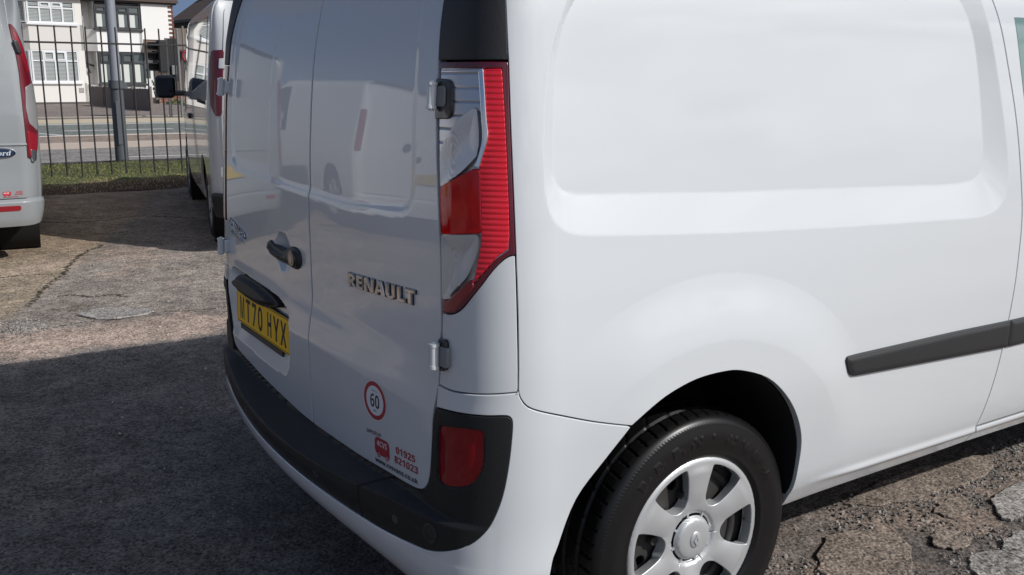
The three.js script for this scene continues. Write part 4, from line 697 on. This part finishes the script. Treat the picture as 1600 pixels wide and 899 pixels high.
{
  const road = std(lin(1, 1, 1), .9, 0, { map: asphTex, vertexColors: true }), flat = (a) => (x, z) => { const n = fbm(x * .6, z * .9, .5, 4); return a.map((v) => v * (.8 + .4 * n)); };
  const S = (name, mat, geo) => tag(part(name, geo, mat, scene), null, null, null, 'structure');
  ground('land', -300, 300, -400, -13.4, 20, -.12, std(lin(1, 1, 1), .95, 0, { vertexColors: true }), () => [.2, .19, .17]);
  S('kerb', std(lin(.045, .043, .045), .9), box(-40, 60, -.10, .085, -13.62, -13.45, .01));
  ground('road', -60, 90, -18.6, -13.6, 1.2, -.06, road, flat([.50, .495, .49]));
  ground('traffic_island', -60, 90, -21.2, -18.6, .8, .04, road, flat([.58, .47, .41]));
  S('kerb', std(lin(.42, .36, .32), .9), box(-60, 90, -.10, .055, -18.72, -18.55, .01)); S('kerb', std(lin(.50, .45, .40), .9), box(-60, 90, -.10, .055, -21.3, -21.12, .01));
  ground('road', -60, 90, -29.4, -21.2, 1.2, -.055, road, flat([.345, .395, .385]));
  S('kerb', std(lin(.45, .39, .30), .9), box(-60, 90, -.1, .06, -29.6, -29.4, .01)); S('kerb', std(lin(.36, .32, .26), .9), box(-60, 90, .02, .07, -31.4, -31.2, .01));
  ground('pavement', -60, 90, -46.6, -29.5, 1.0, .045, road, flat([.46, .40, .375]));
  const paint = std(lin(.62, .62, .60), .8);
  const line = (x0, z0, x1, z1, w) => { const l = Math.hypot(x1 - x0, z1 - z0), g = new THREE.BoxGeometry(l, .004, w); g.rotateY(Math.atan2(-(z1 - z0), x1 - x0)); g.translate((x0 + x1) / 2, -.052, (z0 + z1) / 2); return g; };
  S('road_marking', paint, merge([line(1.85, -15.9, 3.9, -15.9, .09), line(-6, -15.9, -3, -15.9, .09)]));
  S('road_marking', paint, merge([line(-20, -22.0, 40, -22.0, .14), line(.9, -25.9, 2.2, -22.4, .16), line(2.2, -25.2, 5.0, -25.2, .14), line(6.2, -25.2, 9.4, -25.2, .14), line(-20, -28.9, 40, -28.9, .12), line(-20, -28.6, 40, -28.6, .10)]));
}
// railings
{
  const z = -11.3, m = std(lin(.028, .024, .023), .65), v = base('railings', [0, 0, z]);
  tag(v, 'dark metal bar railings standing in the grass verge', 'railings');
  const bar = rod([0, -.04, 0], [0, 2.0, 0], .0105, 8), r = rng(3);
  for (let i = -14; i <= 22; i++) { const b = part('bar', bar, m, v); b.position.set(.151 + i * .1837, 0, 0); b.rotation.set((r() - .5) * .012, 0, (r() - .5) * .010); }
  for (const y of [1.79]) part('rail', box(-2.6, 4.6, y - .012, y + .012, .010, .022, .003), m, v);
  part('rail', box(-2.6, 4.6, .06, .085, .010, .022, .003), m, v);
}
// lamp column
{
  const v = base('lamp_post', [1.40, 0, -13.3]); tag(v, 'grey steel lamp column behind the railings, wider lower sleeve', 'lamp post');
  const steel = std(lin(.27, .285, .32), .6, .2), steelD = std(lin(.10, .11, .125), .65, .2);
  part('sleeve', merge([rod([0, -.1, 0], [0, 1.24, 0], .098, 8, .094), rod([0, 1.24, 0], [0, 1.31, 0], .108, 8)]), steelD, v);
  part('door', box(-.05, .05, .35, 1.0, .088, .101, .004), steelD, v);
  part('column', rod([0, 1.3, 0], [0, 7.5, 0], .076, 14, .055), steel, v);
  part('band', merge([rod([0, 1.19, 0], [0, 1.25, 0], .113, 12), box(.09, .15, 1.18, 1.28, -.03, .03, .008)]), steelD, v);
  part('lantern', new RoundedBoxGeometry(.25, .14, .7, 3, .05).translate(0, 7.55, .35), steelD, v);
}
// traffic signal and signs at the far kerb
{
  const at = (px, py) => 0, mBlk = std(lin(.012, .012, .013), .6), mGry = std(lin(.22, .22, .22), .5, .3);
  const v = base('traffic_signal', [6.0, .045, -30.2]); tag(v, 'black traffic signal beside the far road, three hoods seen from the side', 'traffic light');
  part('pole', rod([.16, 0, 0], [.16, 2.5, 0], .05, 10), mGry, v);
  part('signal_head', new RoundedBoxGeometry(.26, 1.0, .3, 2, .04).translate(0, 1.92, 0), mBlk, v);
  for (const y of [2.25, 1.93, 1.6]) { const g = new THREE.CylinderGeometry(.12, .13, .30, 14, 1, true, Math.PI * .25, Math.PI * 1.5); g.rotateZ(Math.PI / 2).rotateX(Math.PI * 0).translate(-.26, y, 0); part('hood', g, std(lin(.012, .012, .013), .6, 0, { side: THREE.DoubleSide }), v); }
  part('backing_board', box(.17, .52, 1.15, 2.5, -.14, -.11, .02), mBlk, v);
  part('control_box', box(.28, .44, 1.35, 1.65, -.1, .02, .02), mGry, v);
  const s = base('road_sign', [6.75, .045, -30.4]); tag(s, 'round red ringed sign on a thin grey post near the grey van', 'road sign');
  part('pole', rod([0, 0, 0], [0, 2.9, 0], .035, 10), mGry, s); part('sign_face', new THREE.CylinderGeometry(.2, .2, .02, 28).rotateX(Math.PI / 2).translate(.10, 1.95, .06), std(lin(.09, .085, .08), .5), s); part('ring', new THREE.TorusGeometry(.17, .045, 8, 28).translate(.10, 1.95, .075), std(lin(.24, .02, .03), .5), s);
  const p2 = base('sign_post', [6.42, .045, -29.8]); tag(p2, 'thin pale post beside the black traffic signal', 'post'); part('pole', rod([0, 0, 0], [0, 2.75, 0], .04, 10), mGry, p2); part('cap', new THREE.SphereGeometry(.045, 10, 6).translate(0, 2.75, 0), mGry, p2);
}
// houses across the road
const HX = new THREE.Vector3(Math.cos(.1396), 0, -Math.sin(.1396)), HO = new THREE.Vector3(6.10, .0, -46.6);
{
  const render1 = std(lin(.76, .735, .69), .9, 0), render2 = std(lin(.82, .81, .79), .9, 0), renderT = std(lin(.68, .655, .62), .9), band = std(lin(.10, .095, .09), .9), darkFr = std(lin(.035, .038, .042), .5), whiteFr = std(lin(.74, .75, .76), .45), glassW = phy(lin(.10, .115, .11), .06, { clearcoat: 1, clearcoatRoughness: .02 }), blind = std(lin(.40, .43, .42), .7), curtain = std(lin(.62, .64, .60), .8), tileM = std(lin(.085, .06, .05), .85), brick = std(lin(.20, .09, .065), .9), quoinM = std(lin(.16, .07, .055), .9);
  const H = (name, X, Z = 0) => { const p = HO.clone().addScaledVector(HX, X).addScaledVector(new THREE.Vector3(Math.sin(.1396), 0, Math.cos(.1396)), Z); return base(name, [p.x, 0, p.z], .1396); };
  function win(parent, x0, x1, y0, y1, z, fr, cols, top, opt = {}) {   // framed window with panes; local to its house
    const g = new THREE.Group(); g.name = 'window'; g.position.set((x0 + x1) / 2, y0, z); if (opt.turn) g.rotation.y = opt.turn; parent.add(g); const w = x1 - x0, h = y1 - y0, f = .07, fs = [];
    fs.push(box(-w / 2, w / 2, 0, f, -.05, .05), box(-w / 2, w / 2, h - f, h, -.05, .05)); for (let i = 0; i <= cols; i++) { const x = mix(-w / 2 + f / 2, w / 2 - f / 2, i / cols); fs.push(box(x - f / 2, x + f / 2, f, h - f, -.05, .05)); }
    if (top) fs.push(box(-w / 2 + f, w / 2 - f, h * .64, h * .64 + f, -.047, .047));
    part('frame', merge(fs), fr, g);
    for (let i = 0; i < cols; i++) {
      const a = mix(-w / 2 + f / 2, w / 2 - f / 2, i / cols) + f / 2, b = mix(-w / 2 + f / 2, w / 2 - f / 2, (i + 1) / cols) - f / 2, ym = top ? h * .64 : h - f;
      part('pane', box(a, b, f, ym, -.012, .0), glassW, g); if (top) { part('pane', box(a, b, ym + f, h - f, -.012, .0), glassW, g); if (opt.sash?.includes(i)) { const s = [box(a, b, ym + f, ym + f + .05, .0, .07), box(a, b, h - f - .05, h - f, .0, .07), box(a, a + .05, ym + f + .05, h - f - .05, .0, .07), box(b - .05, b, ym + f + .05, h - f - .05, .0, .07)]; part('top_sash', merge(s), fr, g); } }
      if (opt.blind) { const sl = []; for (let y = f + .03; y < h - f - .02; y += .06) if (!(top && y > ym - .03 && y < ym + f + .02)) sl.push(box(a, b, y, y + .042, .002, .008)); part('blind', merge(sl), blind, g).userData.kind = 'stuff'; }
      if (opt.curtain) part('curtain', box(a + (i % 2 ? .02 : .0), a + (b - a) * (i === 1 ? .95 : .6), f, ym - .02, .001, .006), curtain, g);
    }
    if (opt.sill !== 0) part('sill', box(-w / 2 - .08, w / 2 + .08, -.10, 0, -.05, .16, .015), fr, g);
    return g;
  }
  // left house
  const a = H('terraced_house', 0); tag(a, 'cream rendered house with white framed bay windows and slatted blinds', 'house');
  part('wall', merge([box(-6, .40, 0, 4.75, -8, -.7)]), render1, a);
  const bay = (p, x0, x1, y0, y1, m, d = .7) => { const s = new THREE.Shape([[x0 - d * .75, -.72], [x0, 0], [x1, 0], [x1 + .33, -.72]].map((q) => new THREE.Vector2(q[0], q[1]))); return part('bay', new THREE.ExtrudeGeometry(s, { depth: y1 - y0, bevelEnabled: false }).rotateX(-Math.PI / 2).scale(1, 1, -1).translate(0, y0, 0), m, p); };
  const mkBay = (p, x0, x1, y0, y1, m, xr) => { const pos = [], L = [[x0 - .52, -.72], [x0, 0], [xr ?? x1, 0], [xr ?? x1, -.72]]; const gs = []; for (let i = 0; i < 3; i++) { const A = L[i], B = L[i + 1], l = Math.hypot(B[0] - A[0], B[1] - A[1]), g = new THREE.BoxGeometry(l, y1 - y0, .12); g.translate(0, 0, -.06); g.rotateY(-Math.atan2(B[1] - A[1], B[0] - A[0])); g.translate((A[0] + B[0]) / 2, (y0 + y1) / 2, (A[1] + B[1]) / 2); gs.push(g); } return part('bay_wall', merge(gs), m, p); };
  mkBay(a, -2.06, -.06, 2.46, 3.60, renderT, .26); mkBay(a, -2.06, -.06, .14, 1.00, render1, .26);
  part('bay_wall', box(-.04, .26, 1.0, 2.46, -.12, 0), render1, a); part('bay_wall', box(-.04, .26, 3.60, 4.62, -.12, 0), render1, a); part('bay_head', box(-2.6, .26, 4.62, 4.75, -.7, .0), render1, a);
  part('plinth', box(-2.6, .30, -.05, .14, -.72, .01), band, a);
  win(a, -2.06, -.04, 1.04, 2.46, -.06, whiteFr, 4, true, { blind: true, sash: [1, 2] }); win(a, -2.06, -.04, 3.64, 4.62, -.06, whiteFr, 4, true, { blind: true, sash: [1, 2] });
  win(a, -2.78, -1.90, 1.04, 2.46, -.42, whiteFr, 2, false, { blind: true, turn: -.945, sill: 0 }); win(a, -2.78, -1.90, 3.64, 4.62, -.42, whiteFr, 2, false, { blind: true, turn: -.945, sill: 0 });
  part('vent', box(-.13, .09, .56, .78, 0, .02), std(lin(.35, .33, .31), .8), a);
  part('eave', box(-6.2, .46, 4.72, 4.90, -.8, .22, .02), std(lin(.38, .36, .30), .7), a);
  const roofG = (x0, x1, z0, z1, y0, y1) => { const s = new THREE.Shape([[z0, y0], [(z0 + z1) / 2, y1], [z1, y0], [z1, y0 - .1], [z0, y0 - .1]].map((q) => new THREE.Vector2(...q))); const g = new THREE.ExtrudeGeometry(s, { depth: x1 - x0, bevelEnabled: false }); g.rotateY(-Math.PI / 2).translate(x1, 0, 0); return g; };
  part('roof', roofG(-6.2, .44, .30, -8.3, 4.92, 7.6), tileM, a);
  const dp = part('drain_pipe', merge([rod([.42, 4.7, -.62], [.44, 1.9, -.55], .045, 8), rod([.44, 1.92, -.55], [.78, 1.78, -.5], .045, 8), rod([.44, 1.92, -.55], [.62, 1.45, -.55], .03, 8)]), std(lin(.04, .035, .033), .6), a);
  // right house
  const b = H('terraced_house', 0); tag(b, 'white rendered house with dark framed bay windows beside the lamp column', 'house');
  part('wall', merge([box(.42, 4.50, 0, 4.70, -8, -.7), box(3.0, 4.46, 3.05, 4.70, -.7, -.02)]), render2, b);
  mkBay(b, .86, 2.93, 2.45, 3.45, render2, 2.95); mkBay(b, .86, 2.93, 0.0, .92, render2, 2.98);
  part('panel', box(2.95, 2.99, 2.45, 3.5, -.7, .02), render2, b);
  win(b, .84, 2.93, 3.50, 4.56, -.05, darkFr, 4, true, { curtain: true, sash: [0, 2] }); win(b, .86, 3.02, .97, 2.42, -.05, darkFr, 4, true, { curtain: true, sash: [0, 2] });
  part('bay_return', box(.80, .86, .92, 2.45, -.7, -.10), render1, b); part('bay_return', box(.80, .86, 3.45, 4.7, -.7, -.10), render1, b);
  for (let i = 0; i < 8; i++) part('quoin', box(4.30, 4.56, 3.14 + i * .20, 3.24 + i * .20, -.04, 0.0), quoinM, b);
  part('corner_trim', box(4.46, 4.53, 2.5, 4.7, -.74, -.01), quoinM, b);
  part('eave', box(.42, 4.68, 4.70, 4.86, -.9, .14, .02), std(lin(.04, .036, .034), .7), b);
  part('roof', roofG(.44, 4.74, .22, -8.3, 4.88, 7.6), tileM, b);
  part('lean_to_roof', (() => { const g = new THREE.BoxGeometry(2.4, .10, 1.0); g.rotateX(.55).translate(4.2, 2.82, .15); return g; })(), std(lin(.17, .125, .10), .85), b);
  part('porch_wall', box(3.66, 5.4, 0, 2.55, -.72, -.60), std(lin(.09, .07, .06), .9), b);
  const d = part('door', box(3.02, 3.60, .30, 1.92, -.69, -.60, .02), std(lin(.74, .75, .75), .4), b); part('door_glass', box(3.14, 3.46, 1.22, 1.68, -.6, -.585, .008), glassW, d); part('handle', box(3.5, 3.53, 1.02, 1.16, -.60, -.56, .006), M.chromeDark, d);
  part('step', box(2.98, 3.75, 0, .29, -.70, -.2, .02), std(lin(.22, .2, .19), .9), b);
  // dark house far behind on the right
  const f = H('detached_house', 0, -16); tag(f, 'dark house gable with low eave against the sky above the grey van', 'house');
  part('wall', box(13.7, 21, 0, 5.1, -7, 0), std(lin(.055, .045, .042), .9), f); part('roof', (() => { const s = new THREE.Shape([[13.45, 5.15], [17.5, 8.0], [21.5, 5.15]].map((q) => new THREE.Vector2(...q))); return new THREE.ExtrudeGeometry(s, { depth: 7.6, bevelEnabled: false }).translate(0, 0, -7.4); })(), tileM, f); part('eave', box(13.4, 13.75, 5.02, 5.2, -7.4, .3, .02), darkFr, f); part('chimney', box(17, 17.8, 7.4, 9.4, -4, -3.3), brick, f);
  const f2 = H('outbuilding', 0, -8); tag(f2, 'low brown roofed building in the gap between the houses', 'outbuilding');
  part('wall', box(7.0, 12, 0, 3.0, -4, 0), std(lin(.10, .075, .06), .9), f2); part('roof', roofG(6.9, 12.2, .2, -4.2, 3.05, 4.1), std(lin(.16, .12, .085), .85), f2);
  // garden in front of the houses
  const fence = base('garden_fence', [6.12, 0, -44.6]); tag(fence, 'brown board fence running from the house towards the road', 'fence');
  const fm = std(lin(.20, .165, .15), .9); const A = new THREE.Vector3(0, 0, 0), B = new THREE.Vector3(.75, 0, 8.4), L = B.length(), fr = rng(12);
  for (let i = 0; i < 60; i++) { const t = (i + .5) / 60, bd = part('board', box(-.011, .011, .02, .86 + .03 * fr(), -.066, .066), fm, fence); bd.position.lerpVectors(A, B, t); bd.rotation.y = Math.atan2(B.x, B.z); }
  for (let i = 0; i <= 4; i++) { const p = part('post', box(-.05, .05, 0, .96, -.05, .05), fm, fence); p.position.lerpVectors(A, B, i / 4); }
  part('rail', rod([.03, .75, 0], [.78, .75, 8.4], .03, 6), fm, fence);
  const gw = H('garden_wall', 0); tag(gw, 'low red brick garden wall below the white door', 'wall');
  { const bm = [std(lin(.26, .10, .065), .9), std(lin(.21, .085, .06), .9), std(lin(.30, .125, .08), .9)], br = box(-.105, .105, 0, .062, -.05, .05), r = rng(21); for (let j = 0; j < 5; j++) for (let i = 0; i < 8; i++) { const k = part('brick', br, bm[Math.floor(r() * 3)], gw); k.position.set(3.25 + i * .222 + (j % 2) * .11, .085 + j * .074, 1.1 + (r() - .5) * .006); } part('mortar', box(3.16, 5.05, 0, .44, 1.065, 1.135), std(lin(.25, .23, .21), .95), gw); part('coping', box(3.1, 5.1, .452, .50, 1.03, 1.17, .01), std(lin(.28, .13, .09), .9), gw); }
  const leaf = new THREE.BufferGeometry(); leaf.setAttribute('position', new THREE.Float32BufferAttribute([0, 0, 0, .5, .5, .1, 0, 1, .2, 0, 0, 0, 0, 1, .2, -.5, .5, .1], 3)); leaf.computeVertexNormals();
  function shrub(name, label, X, Z, w, h, n, cols, seed) {
    const v = H(name, X, Z); tag(v, label, 'plant'); const r = rng(seed), gs = [[], [], []];
    for (let i = 0; i < n; i++) { const a = r() * 6.28, e = Math.acos(1 - r()), rad = .55 + .45 * r(), lump = .75 + .5 * vnoise(Math.cos(a) * 2 + 5, Math.sin(a) * 2 + 5, e * 2.3); const x = Math.cos(a) * Math.sin(e) * w * rad * lump, z = Math.sin(a) * Math.sin(e) * w * .7 * rad * lump, y = Math.cos(e) * h * rad * lump + .04, s = .05 + .06 * r(); gs[Math.floor(r() * 3)].push(leaf.clone().scale(s, s, s).rotateX(r() * 3).rotateY(r() * 6).translate(x, y, z)); }
    gs.forEach((l, i) => part('leaves', merge(l), std(cols[i], .8, 0, { side: THREE.DoubleSide }), v).userData.kind = 'stuff'); part('stem', merge([rod([0, 0, 0], [.02, h * .6, 0], .02, 6), rod([0, .05, 0], [-.15, h * .5, .03], .012, 6)]), fm, v); return v;
  }
  shrub('shrub', 'pale green low shrub at the foot of the garden wall', 3.4, 2.6, .62, .22, 420, [lin(.16, .18, .07), lin(.22, .22, .11), lin(.11, .13, .05)], 4);
  shrub('shrub', 'straggly yellow green shrub beside the board fence end', 2.9, 5.4, .45, .24, 260, [lin(.20, .21, .09), lin(.26, .25, .14), lin(.14, .15, .06)], 8);
  const pot = H('flower_pot', 3.35, .5); tag(pot, 'dark flower pot with yellow flowers by the white door', 'flower pot'); part('pot', new THREE.CylinderGeometry(.20, .15, .32, 16).translate(0, .46, 0), std(lin(.045, .055, .06), .6), pot); part('stand', box(-.2, .2, 0, .30, -.2, .2, .02), fm, pot);
  { const r = rng(14), l = [], fl = []; for (let i = 0; i < 60; i++) { const a = r() * 6.3, d = .2 * Math.sqrt(r()), y = .62 + .38 * r(); (i < 12 ? fl : l).push(i < 12 ? new THREE.IcosahedronGeometry(.045, 0).translate(Math.cos(a) * d, y, Math.sin(a) * d) : leaf.clone().scale(.12, .16, .12).rotateY(a).translate(Math.cos(a) * d, y - .05, Math.sin(a) * d)); } part('leaves', merge(l), std(lin(.06, .10, .03), .8, 0, { side: THREE.DoubleSide }), pot).userData.kind = 'stuff'; part('flowers', merge(fl), std(lin(.62, .33, .03), .7), pot).userData.kind = 'stuff'; }
}
// vans and houses behind the camera, seen only as reflections in the rear doors
{
  const white2 = phy(lin(.74, .75, .76), .4, { clearcoat: 1, clearcoatRoughness: .04 });
  const rp = (d, P, g, a) => { if (a < -.5) { part('number_plate', patch(P, rect(-.62, -.12, .64, .75), .05, .05, { lift: .02, rim: .015 }), std(lin(.62, .40, .02), .4), d); part('door_handle', patch(P, round(rect(-.20, -.05, .93, .98), .02), .02, .02, { lift: .03, rim: .02, r: .005 }), M.gloss, d); } else part('badge', patch(P, ell(.10, 1.12, .07, .05), .02, .02, { lift: .015, rim: .01 }), M.gloss, d); };
  const specs = [[[-4.5, 0, -6.6], [.02, -1], 'beside the silver van'], [[-7.3, 0, -6.2], [.0, -1], 'in the middle of the row'], [[-10.0, 0, -6.8], [.05, -1], 'at the far end of the row']];
  for (const [pos, fwd, wh] of specs) { const t = makeVan('parked_van', { ...knTraf, pos, fwd, paint: white2, cs: .06, zw: .93, rearParts: rp }); tag(t.g, 'white van ' + wh + ', mirrored in the rear doors', 'van', 'white vans mirrored in the rear doors'); }
  const brick = std(lin(.18, .085, .06), .9), wf = std(lin(.7, .7, .68), .5), gl = M.glassDark, tile = std(lin(.07, .055, .05), .9);
  const h = base('terraced_house', [-34, 0, -30]); tag(h, 'brick house with white windows mirrored faintly in the rear doors', 'house');
  part('wall', box(-8, 0, 0, 5.2, -9, 9), brick, h); part('roof', (() => { const s = new THREE.Shape([[-8.3, 5.2], [-4, 7.6], [.3, 5.2]].map((q) => new THREE.Vector2(...q))); return new THREE.ExtrudeGeometry(s, { depth: 18.4, bevelEnabled: false }).translate(0, 0, -9.2); })(), tile, h); part('chimney', box(-4.6, -3.8, 7, 8.8, 2, 2.8), brick, h);
  for (const z of [-7, -3.5, 0, 3.5, 7]) for (const y of [.9, 3.4]) { const w = new THREE.Group(); w.name = 'window'; w.position.set(.02, y, z); h.add(w); part('frame', merge([box(-.02, .06, 0, 1.3, -.75, -.67), box(-.02, .06, 0, 1.3, .67, .75), box(-.02, .06, 0, 1.3, -.04, .04), box(-.02, .06, 0, .08, -.67, .67), box(-.02, .06, 1.22, 1.3, -.67, .67)]), wf, w); part('pane', box(-.01, .02, .08, 1.22, -.67, .67), gl, w); }
}
renderer.render(scene, camera);
